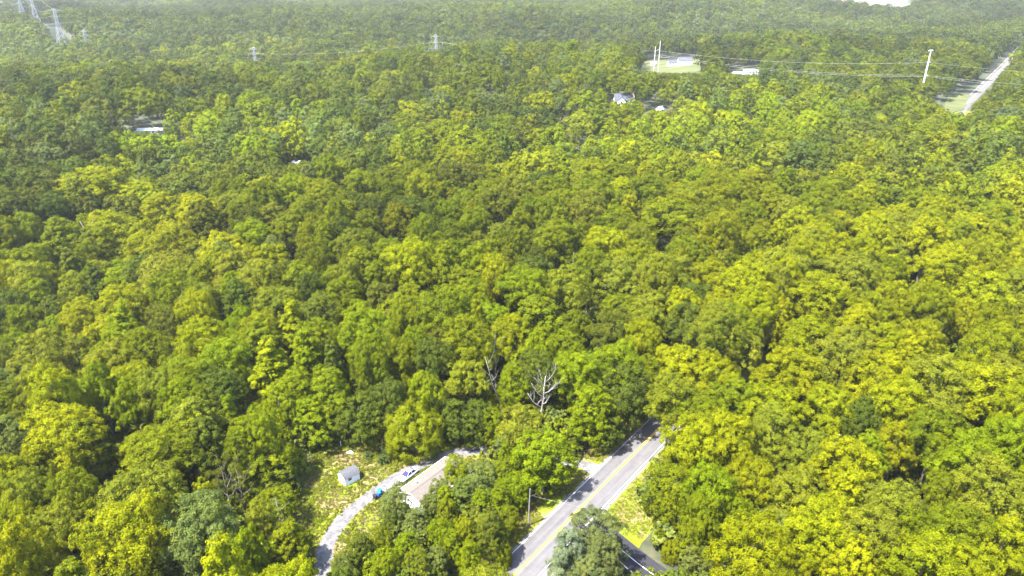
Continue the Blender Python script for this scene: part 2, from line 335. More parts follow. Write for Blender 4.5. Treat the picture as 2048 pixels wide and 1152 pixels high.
PROTO = {  # kind -> list of (crown, trunk)
 'broad': [(crown('crown', NL, .122, seed=11, lobes=40), 1), (crown('crown', NL, .122, seed=12, shape='spread', rz=6.8, cz=12.4, lobes=50), 2), (crown('crown', NL, .122, seed=13, lobes=52, lob=(.18, .34)), 3), (crown('crown', NL, .14, seed=14, shape='spread', rz=7, cz=12.2, lobes=64, lob=(.16, .30)), 4), (crown('crown', NL, .122, seed=20, lobes=30, lob=(.28, .44), shape='spread', rz=7), 9)],
 'oval': [(crown('crown', NL, .14, seed=15, shape='oval', rz=7.6, cz=12.2, rx=5.2, lobes=48), 5), (crown('crown', NL, .14, seed=16, shape='oval', rz=7.4, cz=12.4, rx=5.4, lobes=60, lob=(.16, .30)), 6)],
 'cone': [(crown('crown', NL, .135, seed=17, shape='cone', rz=8, cz=11.4, rx=4.8, lobes=60, lob=(.18, .30)), 7)],
 'pine': [(crown('crown', 42000, .125, seed=18, shape='oval', rz=9, cz=11, rx=5.0, lobes=80, lob=(.2, .32), asp=.6, tuft=22., sm=.8), 8), (crown('crown', 42000, .125, seed=19, shape='dome', rz=8.6, cz=11.2, rx=5.2, lobes=70, lob=(.2, .32), asp=.6, tuft=22., sm=.8), 10)],
 'bush': [(crown('crown', 40000, .12, seed=21, shape='mound', rz=5.6, cz=5.2, rx=6, lobes=130, lob=(.15, .22), tuft=24., sm=.55), 3)],
 'full': [(crown('crown', 24000, .135, seed=41, rz=7.6, cz=8.0, lobes=60, lob=(.2, .33)), 4), (crown('crown', 24000, .135, seed=42, rz=7.6, cz=8.0, rx=5.6, lobes=72, lob=(.16, .28)), 5), (crown('crown', 24000, .135, seed=43, shape='oval', rz=8.0, cz=8.1, rx=5.4, lobes=60, lob=(.2, .32)), 6)],
 'airy': [(crown('crown', 4200, .14, seed=22, shape='spread', rz=6.5, cz=13, rx=6, lobes=26, lob=(.12, .24), fill=.0), 1)],
}
TR = {i: trunk_mesh('trunk', BARK, seed=i) for i in range(1, 11)}
TRP = trunk_mesh('trunk', PALEBARK, seed=31, nb=9, spread=6.2, start=.40, top=.86, r0=.30, twigs=3)
MEDN = [crown('crown', 6000, .26, seed=51, lobes=26, lob=(.30, .46), rz=7.6, fill=.05, tuft=9, sm=.45), crown('crown', 6000, .26, seed=52, lobes=34, lob=(.24, .40), rz=7.2, fill=.05, tuft=9, sm=.45), crown('crown', 6000, .26, seed=53, lobes=22, lob=(.34, .50), rz=6.8, fill=.05, tuft=9, sm=.45), crown('crown', 6000, .25, seed=54, shape='oval', rz=8, cz=12.0, rx=5.2, lobes=34, lob=(.28, .42), fill=.05, tuft=9, sm=.45), crown('crown', 6000, .26, seed=56, shape='spread', rz=6.6, lobes=30, lob=(.28, .44), fill=.05, tuft=9, sm=.5), crown('crown', 6000, .24, seed=55, shape='dome', rz=8.6, cz=11.4, rx=5.2, lobes=40, lob=(.22, .34), fill=.05, tuft=9, sm=.6)]
FARN = [crown('crown', 1500, .52, seed=61, lobes=16, lob=(.36, .5), fill=.05, tuft=5, sm=.3), crown('crown', 1500, .52, seed=62, lobes=22, lob=(.3, .44), fill=.05, tuft=5, sm=.3), crown('crown', 1500, .52, seed=63, lobes=14, lob=(.38, .55), rz=6.6, fill=.05, tuft=5, sm=.3), crown('crown', 1500, .5, seed=64, shape='oval', rz=8, cz=12.0, rx=5.4, lobes=20, lob=(.3, .45), fill=.05, tuft=5, sm=.3)]

TONE = {  # base colours of the foliage
 'Y': (.170, .186, .001), 'G': (.116, .140, .002), 'L': (.128, .164, .001), 'D': (.070, .092, .008), 'B': (.105, .130, .024), 'P': (.140, .156, .008), 'O': (.088, .102, .008), 'M': (.138, .152, .001)}
WORD = {'Y': 'lemon yellow-green', 'G': 'mid yellow-green', 'L': 'fresh lime green', 'D': 'dark green', 'B': 'bluish grey-green', 'P': 'pale olive green', 'O': 'dull olive green', 'M': 'mustard green'}
KW = {'full': 'leafy tree', 'broad': 'broadleaf tree', 'oval': 'tall broadleaf tree', 'cone': 'pointed broadleaf tree', 'pine': 'pine tree', 'bush': 'low round tree', 'airy': 'thin-crowned tree'}
KN = {'full': 'leafy_tree', 'broad': 'broadleaf_tree', 'oval': 'tall_broadleaf_tree', 'cone': 'pointed_broadleaf_tree', 'pine': 'pine_tree', 'bush': 'round_tree', 'airy': 'thin_crowned_tree'}
TREES = []   # near trees, to be built as things: dict(x,y,h,r,tone,kind,label)
def jit(c, g=R, a=.10):
    k = 1+g.uniform(-a, a); return (c[0]*k*(1+g.uniform(-.05, .05)), c[1]*k, c[2]*k*(1+g.uniform(-.2, .2)))
def T(u, v, r, tone, kind='broad', h=None, label=None, trunk=None, tint=None):
    """a tree whose crown centre is seen at (u, v) with a crown radius of r photo pixels"""
    hh = h or 16
    for _ in range(4):
        zc = hh*(.5 if kind in ('bush', 'full') else .62); X, Y, t = at(u, v, zc); rad = r*t/F
        if h is None: hh = min(24, max(7.5, 9.5+rad*1.75))
    TREES.append(dict(x=X, y=Y, h=hh, r=rad, tone=tone, kind=kind, label=label, trunk=trunk, tint=tint, u=u, v=v, traced=True))

EDGE = []
# crowns one can tell apart in the photo
for a in [(30,1062,52,'Y'),(265,1105,84,'Y'),(405,1075,92,'B'),(490,1135,52,'L'),(410,1003,36,'Y','oval'),(292,1000,84,'P'),(160,1020,50,'G'),(130,875,76,'Y'),(75,945,48,'G'),(12,965,46,'Y'),(60,1010,42,'P'),(20,890,46,'B'),(158,800,42,'L'),(60,830,32,'P'),(268,822,42,'L'),(330,905,74,'G'),(375,822,52,'L'),(442,795,52,'D'),(462,855,36,'L','cone'),(452,962,34,'O','airy'),(482,908,42,'G'),(532,935,60,'G','full',11),(576,925,34,'L','full',7.5),(576,1095,58,'M','full',9.5),(556,1015,46,'G','full',8.5),(520,1040,36,'P'),(515,870,52,'L'),(560,835,50,'L','full',14),(622,850,52,'L','full',11),(722,838,48,'D','full',12),(675,825,40,'G','full',13),(912,845,42,'D','full',11),(955,845,40,'D','full',11),(985,858,30,'G','full',10),(1008,905,32,'B','full',9),(1042,868,46,'P','full',15),(1085,925,72,'L','full',15),(1185,830,60,'L','full',16),(1250,805,46,'D','full',16),(1218,868,30,'D','full',9),
 (20,620,44,'D'),(115,640,34,'D'),(75,610,36,'L'),(62,470,30,'L'),(100,430,34,'D'),(130,490,44,'G','oval'),(150,560,40,'O','cone'),(185,388,62,'Y'),(270,400,50,'Y'),(330,432,46,'Y'),(400,442,50,'Y'),(252,462,28,'G'),(300,500,54,'Y'),(350,500,42,'M'),(200,590,40,'D','cone'),(255,622,52,'Y'),(322,565,50,'P'),(380,560,40,'P'),(90,730,58,'P'),(40,760,36,'B'),(160,720,48,'P'),(225,735,56,'P'),(30,700,36,'L'),(120,665,34,'L'),(335,668,42,'O'),(402,632,46,'P'),(470,560,42,'P'),(445,500,46,'Y'),(455,725,56,'L'),(345,770,38,'P'),(400,700,30,'G'),
 (600,560,42,'G'),(560,620,44,'P'),(520,670,44,'M'),(612,725,50,'L','cone'),(640,640,44,'O'),(690,600,42,'G'),(722,545,42,'G','oval'),(760,600,38,'O'),(822,545,56,'Y'),(885,640,62,'G'),(815,660,40,'G'),(735,685,56,'L'),(955,550,50,'L'),(965,640,50,'L'),(800,735,40,'G'),(865,738,42,'D'),(870,690,40,'O'),(932,755,42,'P'),(990,700,42,'Y','airy'),(1050,590,54,'L'),(1020,680,40,'Y'),(1075,760,42,'D'),(1030,770,36,'L'),(660,780,44,'L','oval'),(590,780,44,'L'),(780,800,40,'D'),(850,790,40,'L'),
 (1130,590,54,'P'),(1110,500,44,'G'),(1130,700,44,'G'),(1215,500,50,'Y'),(1250,570,56,'P'),(1330,560,50,'P'),(1375,520,42,'G'),(1290,655,46,'P'),(1225,680,44,'O'),(1150,745,52,'L'),(1232,745,52,'L'),(1300,760,36,'G'),(1360,735,58,'Y'),(1420,770,50,'Y'),(1470,690,60,'P'),(1440,640,48,'Y'),(1500,600,62,'Y'),(1560,560,56,'P'),(1340,440,60,'G'),(1440,480,48,'M'),(1390,610,34,'D'),(1370,660,40,'D'),
 (1340,818,52,'P'),(1390,830,58,'G'),(1455,800,50,'G'),(1450,890,62,'Y'),(1380,905,52,'Y'),(1345,945,44,'D','full',11),(1345,1000,54,'G','full',14),(1420,1000,62,'L'),(1500,960,58,'M'),(1480,1045,48,'L'),(1400,1060,40,'G'),(1300,1000,20,'D','full',6),(1545,880,54,'P'),(1590,1000,58,'P'),(1540,815,56,'Y'),(1610,920,52,'P'),(1640,1080,78,'Y'),(1730,1110,74,'P'),(1690,960,66,'Y'),(1770,1020,66,'P'),(1730,930,44,'L','oval'),(1810,1060,42,'L'),(1690,730,70,'P'),(1620,690,66,'M'),(1580,750,60,'M'),(1660,820,56,'Y'),(1750,780,60,'Y'),(1720,860,40,'D'),(1860,790,78,'P'),(1960,780,80,'Y'),(1830,700,44,'Y'),(1780,690,50,'Y'),(1860,900,60,'G'),(1790,900,48,'Y'),(1930,950,66,'L'),(1880,1000,44,'G'),(1970,1010,70,'P'),(1900,1080,70,'G'),(2000,1110,56,'Y'),(2010,900,56,'L'),(2030,990,44,'L'),(1960,600,60,'Y'),(1890,560,56,'Y'),(1750,480,56,'Y'),(1850,500,54,'Y'),(1700,560,58,'P'),(1620,520,54,'Y'),(1640,600,62,'Y'),
 (1395,1130,42,'B','full',8),(1485,1100,48,'B','full',10),(1545,1065,46,'B','broad',12),(1540,1130,40,'B','full',9),(1342,1104,19,'M','bush',4),(1318,1078,17,'G','full',4.5),
 # young trees between the house and the road
 (792,1018,30,'B','full',9),(832,1052,34,'B','full',7.5),(782,1062,26,'D','full',7),(912,945,27,'L','full',8),(880,985,26,'B','full',7),(893,1000,24,'L','oval',8),(868,1012,22,'B','broad',7),(925,1000,34,'B','full',8.5),(962,962,34,'B','full',8.5),(1008,955,32,'G','full',8.5),(1000,1008,30,'L','full',9),(882,1078,28,'L','full',9),(815,1105,34,'L','full',9),(722,1112,34,'D','full',8.5),(762,1092,28,'G','full',8),(930,1072,28,'Y','full',9),(980,1062,34,'O','pine',11),(940,1125,34,'L','full',9),(1030,985,28,'L','full',8),(872,1132,30,'B','full',7.5),(1012,925,28,'L','full',9),(690,1140,26,'B','full',7),(855,1015,20,'B','broad',7),(895,1030,26,'G','full',8),(962,1018,26,'L','full',8),(1018,1045,24,'G','full',7),(1005,1110,20,'G','bush',5),(775,1140,34,'L','full',9),(905,1100,28,'L','full',8),(835,1140,30,'P','full',9),(1000,1085,22,'D','broad',7)]:
    T(*a)
for i_, s_ in enumerate(range(58, 475, 7)):
    bx, by = 32.75+.5975*(s_-42), 132.98+.8017*(s_-42); l_ = -4.6-R.uniform(0, .8); x_, y_ = bx-.8017*l_*-1, by+.5975*l_
    x_, y_ = bx+.8017*-l_, by-.5975*-l_
    if s_ < 150: u_, v_, d_ = proj(x_, y_, 13); TREES.append(dict(x=x_, y=y_, h=R.uniform(21, 24), r=R.uniform(5.2, 6.2), tone=R.choice('YMGPY'), kind='broad', label=None, trunk=None, tint=None, u=u_, v=v_, traced=True))
    else: EDGE.append((x_, y_)); EDGE.append((bx-.8017*6.2, by+.5975*6.2))
T(827, 858, 62, 'L', 'bush', 10.5, 'low dome-shaped lime green tree with foliage down to the lawn, beside the driveway', tint=(.135, .155, .001))
T(1194, 1062, 50, 'O', 'pine', 15, 'tall olive pine in front of the road, top of the clump at the junction', tint=(.098, .115, .028))
T(1138, 1120, 48, 'B', 'pine', 13.5, 'pale silvery-green pine overlapping the wide bright stretch of road at the bottom edge', tint=(.125, .15, .07))
T(1206, 1122, 44, 'O', 'pine', 13, 'olive pine left of the dark side road at the bottom edge', tint=(.10, .12, .03))
T(1176, 1156, 48, 'O', 'pine', 12, 'lowest pine of the junction clump, cut by the bottom edge of the photo', tint=(.105, .125, .035))

# places kept open: outlines in the photo of what must stay in view (clearing, roads, fields), and lines of sight
OPEN = [[(608,935),(640,905),(690,872),(780,872),(880,900),(960,880),(960,915),(890,925),(880,945),(850,1012),(800,1000),(740,1020),(700,1050),(668,1090),(662,1160),(636,1160),(640,1060),(616,1050),(606,990)],
        [(940,1160),(1060,1055),(1165,950),(1160,925),(1215,880),(1300,822),(1335,835),(1325,880),(1290,945),(1285,1000),(1255,1050),(1320,1095),(1420,1160)],
        [(1286,124),(1400,122),(1396,152),(1292,154)], [(1450,140),(1515,140),(1518,156),(1452,156)], [(1905,230),(1885,190),(1925,180),(1968,175),(1998,135),(2016,131),(1960,190)]]
def inpoly(x, y, p):
    c = False; j = len(p)-1
    for i in range(len(p)):
        if (p[i][1] > y) != (p[j][1] > y) and x < (p[j][0]-p[i][0])*(y-p[i][1])/(p[j][1]-p[i][1])+p[i][0]: c = not c
        j = i
    return c
def zat(u, v, h=0): X, Y, t = at(u, v, h); return X, Y, tz(X, Y)+h
SIGHT = [(-513, 863, tz(-513, 863)+23, 9), (-641, 1033, tz(-641, 1033)+22, 10), (-464, 825, tz(-464, 825)+24, 5), (-251, 733, tz(-251, 733)+19, 10), (-66, 658, tz(-66, 658)+17, 9), (112, 580, tz(112, 580)+9, 8), (278, 500, tz(278, 500)+13, 6),
         (69, 455, tz(69, 455)+5.6, 8), (91, 448, tz(91, 448)+2.5, 3), (-198, 395, tz(-198, 395)+3.0, 7), (-106, 350, tz(-106, 350)+2.0, 4)]
for u, v in [(1300,146),(1330,147),(1360,147),(1386,146),(1345,130),(1372,130),(1305,128),(1495,148),(1475,149),(1910,222),(1905,205),(1930,192),(1918,214),(1895,212)]:
    X, Y, t = at(u, v); SIGHT.append((X, Y, tz(X, Y)+.5, 7))
for s_ in range(490, 850, 18):
    x_ = 32.75+.5975*(s_-42); y_ = 132.98+.8017*(s_-42); SIGHT.append((x_, y_, 0.3, 3.2 if s_ > 480 else 0))
FIELDS = [[at(u, v)[:2] for u, v in [(1284,152),(1282,122),(1400,118),(1402,150)]], [at(u, v)[:2] for u, v in [(1452,153),(1462,143),(1530,143),(1530,156)]], [at(u, v)[:2] for u, v in [(1888,226),(1894,190),(1940,190),(1926,222)]], [at(u, v)[:2] for u, v in [(1555,158),(1600,152),(1700,152),(1690,160)]]]
QUARRY = [(575, 1420), (640, 1340), (740, 1380), (870, 1660), (1030, 1990), (1110, 2300), (890, 2300), (790, 1990), (670, 1660)]
def sight_cap(x, y, z0, h, r):
    D = math.hypot(x, y)
    for sx, sy, sz, hw in SIGHT:
        Ds = math.hypot(sx, sy)
        if hw <= 0 or D > Ds-6: continue
        cr = abs(x*sy-y*sx)/Ds
        if x*sx+y*sy > 0 and cr < hw*D/Ds+r*.75:
            m = H+(sz-H)*D/Ds-z0
            if m < h: h = m
    return h
TOWERS = [(-513, 863), (-641, 1033), (-764, 1200), (-790, 1080), (-464, 825)]
def row_dist(x, y):   # the power line's cleared strip to the upper left
    x0, y0, x1, y1 = -500, 850, -1500, 2180; dx, dy = x1-x0, y1-y0; t = max(0, min(1, ((x-x0)*dx+(y-y0)*dy)/(dx*dx+dy*dy))); return math.hypot(x-x0-t*dx, y-y0-t*dy)

# filler trees: jittered rows over the whole view, tone picked by stand
def stand_tone(u, v, D, g):
    k = g.random()
    if D > 900: return g.choice('DOBGOGDBO')
    if D > 420: return g.choice('GDGOGLPDODBY') if u < 1100 else g.choice('GDGOGLPGYDB')
    if D > 280: return g.choice('GGOLDYGPMG') if u > 800 else g.choice('GODLDGODBYO')
    if u > 1250: return g.choice('YYMPGYMGYP')
    if u > 600: return g.choice('GGLMYGPDLG')
    return g.choice('GLPYDBGPOYLYG')
occ = {}
def occ_add(x, y, r): occ.setdefault((int(x//12), int(y//12)), []).append((x, y, r))
def occ_hit(x, y, r, k):
    i, j = int(x//12), int(y//12)
    for a in (-1, 0, 1):
        for b2 in (-1, 0, 1):
            for X, Y, r2 in occ.get((i+a, j+b2), ()):
                if (X-x)**2+(Y-y)**2 < (k*(r+r2))**2: return True
    return False
for t in TREES: occ_add(t['x'], t['y'], t['r'])
TREES = [t for t in TREES]
FILL = []; g = random.Random(99)
for x_, y_ in EDGE:
    hh_ = sight_cap(x_, y_, tz(x_, y_), g.uniform(21, 24), 5)
    if hh_ < 8: continue
    u_, v_, d_ = proj(x_, y_, tz(x_, y_)+13); FILL.append(dict(x=x_, y=y_, h=hh_, r=g.uniform(5.8, 7.0), tone=g.choice('YMGPGO'), kind='broad', label=None, trunk=None, tint=None, u=u_, v=v_, d=math.hypot(x_, y_), traced=False)); occ_add(x_, y_, 5)
CLR = [at(u, v)[:2] for u, v in [(640,1240),(560,1060),(600,930),(690,860),(860,880),(1000,862),(1120,880),(1150,930),(960,960),(900,1060),(800,1100),(700,1240)]]
D = 62.0
while D < 2700:
    sp = 8.2 if D < 300 else (9.8 if D < 1000 else 12.0); n_ = int((1.75*D+90)/sp)
    for i in range(n_):
        x = (i-n_/2+.5)*sp+g.uniform(-.42, .42)*sp; y = D+g.uniform(-.45, .45)*sp; dd = math.hypot(x, y)
        r = g.uniform(3.6, 6.3) if dd < 260 else 4.4+3.8*g.random()**1.3
        if g.random() < .12: r *= 1.25
        rd = float(road_dist(x, y))
        if rd < 3.5+r*.6: continue
        z0 = tz(x, y); h = min(25, 10.0+r*1.8+g.uniform(-3.2, 4)); u, v, dep = proj(x, y, z0+h*.62)
        if dd < 1000 and occ_hit(x, y, r, .60): continue
        if dd < 330:
            if occ_hit(x, y, r, .60): continue
            if inpoly(x, y, CLR): continue
            pr = r*F/dep
            bad = False
            for poly in OPEN[:2]:
                for qu, qv in ((0, 0), (.8, 0), (-.8, 0), (0, .8), (0, -.8), (.6, .9), (-.6, .9)):
                    if inpoly(u+qu*pr, v+qv*pr, poly): bad = True; break
            if bad: continue
            if rd < 14 and u > 1100 and dd < 135: continue
        if any(inpoly(x, y, p) for p in FIELDS) or inpoly(x, y, QUARRY): continue
        rw = row_dist(x, y)
        if rw < 15: continue
        h2 = sight_cap(x, y, z0, h, r)
        if h2 < 4.5: continue
        if h2 < h: r *= max(.55, h2/h); h = h2
        tone = stand_tone(u, v, dd, g); occ_add(x, y, r)
        FILL.append(dict(x=x, y=y, h=h, r=r, tone=tone, kind=g.choice(['broad']*7+['oval', 'oval', 'cone']), label=None, trunk=None, tint=None, u=u, v=v, d=dd, traced=False))
    D += sp*.93
FILL.sort(key=lambda t: t['d'])
INV = [t for t in FILL if -60 < t['u'] < 2108 and t['v'] < 1230]
near = INV[:max(0, 300-len([t for t in TREES if t['kind'] != 'pine']))]
ids = set(id(t) for t in near); TREES += near; FILL = [t for t in FILL if id(t) not in ids]
print('individual trees', len(TREES), 'forest', len(FILL))

# ------------------------------------------------------------------ labels that single each tree out
MARK = [('the white shed', 700, 955), ('the parked white car', 817, 945), ('the brown-roofed house', 860, 960), ('the roadside utility pole', 1059, 1010), ('the bare dead tree', 1100, 820), ('the low dome-shaped tree', 827, 868), ('the junction pines', 1180, 1070), ('the dark side road', 1300, 1120), ('the road where it meets the trees', 1320, 850),
        ('the driveway bend', 650, 1090), ('the white forked trunk at left', 200, 440), ('the bottom left corner', 0, 1152), ('the middle of the left edge', 0, 620), ('the middle of the right edge', 2048, 620), ('the bottom right corner', 2048, 1152), ('the centre of the photo', 1024, 576), ('the middle of the lower right quarter', 1560, 880), ('the middle of the lower left quarter', 420, 880), ('the middle of the right half', 1536, 600), ('the middle of the left half', 512, 600)]
ORD = ['nearest', 'second nearest', 'third nearest', 'fourth nearest', 'fifth nearest', 'sixth nearest', 'seventh nearest', 'eighth nearest', 'ninth nearest', 'tenth nearest', 'eleventh nearest', 'twelfth nearest']
def sizew(t): return 'large' if t['r'] > 6.3 else ('small' if t['r'] < 3.9 else 'medium')
keyed = {}
for t in TREES:
    z0 = tz(t['x'], t['y']); t['z'] = z0
    if t['label']: continue
    m = min(MARK, key=lambda q: (q[1]-t['u'])**2+((q[2]-t['v'])*1.3)**2); dx, dy = t['u']-m[1], t['v']-m[2]
    dr = ('right of' if dx > 0 else 'left of') if abs(dx) > abs(dy)*1.1 else ('below' if dy > 0 else 'above')
    keyed.setdefault((sizew(t), t['tone'], t['kind'], dr, m[0]), []).append((dx*dx+dy*dy, id(t), t))
for (sz, to, kd, dr, mk), L in keyed.items():
    L.sort(key=lambda q: q[:2])
    for i, (_, _, t) in enumerate(L):
        base = f"{sz} {WORD[to]} {KW[kd]} {dr} {mk}"
        t['label'] = base if len(L) == 1 else (f"{ORD[i]} {base}" if i < len(ORD) else base)
        t['label'] = t['label'].replace('the middle of the lower right quarter', 'the lower right quarter centre').replace('the middle of the lower left quarter', 'the lower left quarter centre')
        if len(t['label'].split()) > 16: t['label'] = t['label'].replace(' broadleaf tree', ' tree')

pi = {k: 0 for k in PROTO}
for t in TREES:
    P = PROTO[t['kind']]; cm, ti = P[pi[t['kind']] % len(P)]; pi[t['kind']] += 1
    e = empty(KN[t['kind']], (t['x'], t['y'], t['z']-.1), R.uniform(0, 6.28), t['label'], 'tree', 'pine trees beside the junction' if t['kind'] == 'pine' else 'trees of the dense woodland')
    nomr = {'full': 6.0, 'broad': 6.3, 'oval': 5.3, 'cone': 4.9, 'pine': 4.8, 'bush': 6.3, 'airy': 5.8}[t['kind']]; s_ = t['r']/nomr; nh_ = {'bush': 10.5, 'full': 16}.get(t['kind'], 20); hz = t['h']/nh_*(R.uniform(.9, 1.14) if t['h'] > 13 else 1)
    rg_ = .02 if t['kind'] == 'bush' else .12; e.scale = (s_*R.uniform(1-rg_, 1+rg_), s_*R.uniform(1-rg_, 1+rg_), hz)
    c = bpy.data.objects.new('crown', cm); COL.objects.link(c); c.parent = e
    c['tint'] = list(jit(t['tint'] or TONE[t['tone']]))
    k = bpy.data.objects.new('trunk', TRP if (t['kind'] == 'airy' or t['trunk']) else TR[ti]); COL.objects.link(k); k.parent = e; k.scale = (1, 1, nh_/20)

# the tall tree at left whose white forked trunk shows, dead trees and bare snags
def snag(name, loc, pts, label, m=PALEBARK, cat='tree', group=None):
    """pts: list of limbs, each a list of (dx, dy, dz, radius)"""
    e = empty(name, loc, 0, label, cat, group)
    for i, limb in enumerate(pts):
        MB().tube([p[:3] for p in limb], [p[3] for p in limb], 6).build('trunk' if i == 0 else 'branch', m, e, smooth=True)
    return e
def limbs(h, seed, nb=5, r0=.3, spread=4, lean=(0, 0), twig=4):
    g = random.Random(seed); main = []; x = y = 0
    for i in range(6):
        t = i/5; main.append((x, y, h*t, r0*(1-.82*t))); x += lean[0]*h/5+g.uniform(-.2, .2); y += lean[1]*h/5+g.uniform(-.2, .2)
    out = [main]
    for k in range(nb):
        t = .45+.5*k/nb; i = min(4, int(t*5)); p = Vector(main[i][:3]).lerp(Vector(main[i+1][:3]), t*5-i); a = k*2.3+g.uniform(-.5, .5)+seed
        d = Vector((math.cos(a), math.sin(a), .8)).normalized(); rr = r0*(1-.8*t)*.7; L = spread*g.uniform(.6, 1.1); q = [(*p, rr)]
        for s_ in range(4): p = p+d*L/4; rr *= .68; q.append((*p, rr)); d = (d+Vector((g.uniform(-.35, .35), g.uniform(-.35, .35), .15))).normalized()
        out.append(q)
        for s_ in range(twig):
            j = 1+s_ % 3; p2 = Vector(q[j][:3]); d2 = (d+Vector((g.uniform(-1.1, 1.1), g.uniform(-1.1, 1.1), g.uniform(-.3, .8)))).normalized(); l2 = L*g.uniform(.25, .5)
            out[0:0] = []; out.append([(*p2, q[j][3]*.6), (*(p2+d2*l2*.5), q[j][3]*.4), (*(p2+(d2+Vector((g.uniform(-.4, .4), g.uniform(-.4, .4), .2))).normalized()*l2), q[j][3]*.15)])
    return out
def snag1(u, v_base, v_top, seed, label, name='dead_tree', h=None, m=PALEBARK, front=1.0, zb=0, **k):
    X, Y, t = at(u, v_base, zb); s_ = 1440/t*math.cos(PIT); hh = h or (v_base-v_top)/s_
    return snag(name, (X, Y, tz(X, Y)), limbs(hh+zb, seed, **k), label, m, 'tree', 'bare trunks showing through the canopy')
snag1(1078, 865, 790, 3, 'bare dead tree with pale trunk and tangled twigs left of the road', h=15, m=DEADW, nb=8, r0=.30, spread=6.5, lean=(.10, -.05), twig=7)
snag1(1010, 800, 0, 8, 'white bare limbs rising from a thin yellow-green crown near the centre', h=11, nb=6, r0=.17, spread=4, lean=(-.26, 0), twig=4, zb=5)
snag1(215, 500, 0, 4, 'tall tree with white forked trunk showing under its yellow crown at left', name='forked_trunk_tree', h=12, nb=5, r0=.34, spread=6, lean=(-.24, -.10), twig=3, zb=11)
snag1(20, 480, 0, 5, 'slim white bare trunk standing at the left edge above the ravine', name='bare_trunk', h=14, nb=2, r0=.25, spread=2, lean=(-.1, 0), twig=1, zb=4)
snag1(45, 660, 0, 6, 'leaning pale bare trunk near the left edge, mid height of the photo', name='bare_trunk', h=12, nb=2, r0=.22, spread=2, lean=(-.2, -.05), twig=1, zb=5)
snag1(1190, 690, 0, 9, 'short white broken limb between olive crowns right of centre', name='bare_trunk', h=9, nb=3, r0=.22, spread=3, lean=(.2, 0), twig=1, zb=9)
snag1(288, 745, 0, 10, 'thin bare tan trunk pair between pale olive crowns at left', name='bare_trunk', h=9, nb=2, r0=.16, spread=2.5, lean=(-.05, 0), twig=1, zb=8)
snag1(1145, 548, 0, 12, 'small white snag in a dark gap above the centre', name='bare_trunk', h=7, nb=2, r0=.2, spread=2, lean=(.02, 0), twig=1, zb=9)
snag1(1555, 1035, 0, 13, 'thick brown leaning trunk exposed in the lower right woodland', name='leaning_trunk', h=8, m=BARK, nb=1, r0=.42, spread=2, lean=(.35, .1), twig=0, zb=6)
snag1(1640, 905, 0, 14, 'pale forked branches sticking out beside a dark gap at lower right', name='bare_trunk', h=4, nb=4, r0=.13, spread=3, lean=(.2, 0), twig=3, zb=12)
snag1(75, 560, 0, 15, 'grey leafless bushy tree in the ravine at left', name='dead_tree', h=9, m=DEADW, nb=8, r0=.22, spread=4.5, twig=8, zb=3)
snag1(480, 990, 0, 17, 'dark twiggy leafless crown in the lower left woodland', name='dead_tree', h=6, m=BARK, nb=8, r0=.13, spread=4, twig=8, zb=7)
snag1(563, 1045, 0, 18, 'small pale-trunked tree with bare forks at the left rim of the clearing', name='bare_trunk', h=5.5, nb=6, r0=.10, spread=2.6, twig=4, zb=4)

# ------------------------------------------------------------------ the forest beyond, and undergrowth: uncountable, instanced by geometry nodes
def scatter(name, pts, meshes, label_kind='stuff'):
    """pts rows: x y z rot sx sz r g b idx"""
    P = np.array(pts, dtype=np.float32); me = bpy.data.meshes.new(name); n_ = len(P); me.vertices.add(n_); me.vertices.foreach_set('co', P[:, :3].ravel()); me.update()
    A = me.attributes.new('rotv', 'FLOAT_VECTOR', 'POINT'); rv = np.zeros((n_, 3), np.float32); rv[:, 2] = P[:, 3]; A.data.foreach_set('vector', rv.ravel())
    A = me.attributes.new('scl', 'FLOAT_VECTOR', 'POINT'); A.data.foreach_set('vector', np.ascontiguousarray(P[:, [4, 4, 5]]).ravel())
    A = me.attributes.new('tint', 'FLOAT_VECTOR', 'POINT'); A.data.foreach_set('vector', np.ascontiguousarray(P[:, 6:9]).ravel())
    A = me.attributes.new('idx', 'INT', 'POINT'); A.data.foreach_set('value', P[:, 9].astype(np.int32))
    lib = bpy.data.collections.new(name+'_sources')
    for i, m in enumerate(meshes): lib.objects.link(bpy.data.objects.new(f'{name}_source_{i:02d}', m))
    ng = bpy.data.node_groups.new(name, 'GeometryNodeTree')
    ng.interface.new_socket('Geometry', in_out='INPUT', socket_type='NodeSocketGeometry'); ng.interface.new_socket('Geometry', in_out='OUTPUT', socket_type='NodeSocketGeometry')
    gi = ng.nodes.new('NodeGroupInput'); go = ng.nodes.new('NodeGroupOutput')
    ci = ng.nodes.new('GeometryNodeCollectionInfo'); ci.inputs['Collection'].default_value = lib; ci.inputs['Separate Children'].default_value = True; ci.inputs['Reset Children'].default_value = True
    mp = ng.nodes.new('GeometryNodeMeshToPoints'); ip = ng.nodes.new('GeometryNodeInstanceOnPoints'); ip.inputs['Pick Instance'].default_value = True
    def na(nm, ty): x = ng.nodes.new('GeometryNodeInputNamedAttribute'); x.data_type = ty; x.inputs['Name'].default_value = nm; return x.outputs[0]
    l = ng.links.new; l(gi.outputs[0], mp.inputs[0]); l(mp.outputs[0], ip.inputs['Points']); l(ci.outputs[0], ip.inputs['Instance'])
    l(na('idx', 'INT'), ip.inputs['Instance Index']); l(na('scl', 'FLOAT_VECTOR'), ip.inputs['Scale'])
    er = ng.nodes.new('FunctionNodeEulerToRotation'); l(na('rotv', 'FLOAT_VECTOR'), er.inputs[0]); l(er.outputs[0], ip.inputs['Rotation']); l(ip.outputs[0], go.inputs[0])
    o = bpy.data.objects.new(name, me); COL.objects.link(o); md = o.modifiers.new('scatter', 'NODES'); md.node_group = ng; return tag(o, kind=label_kind)
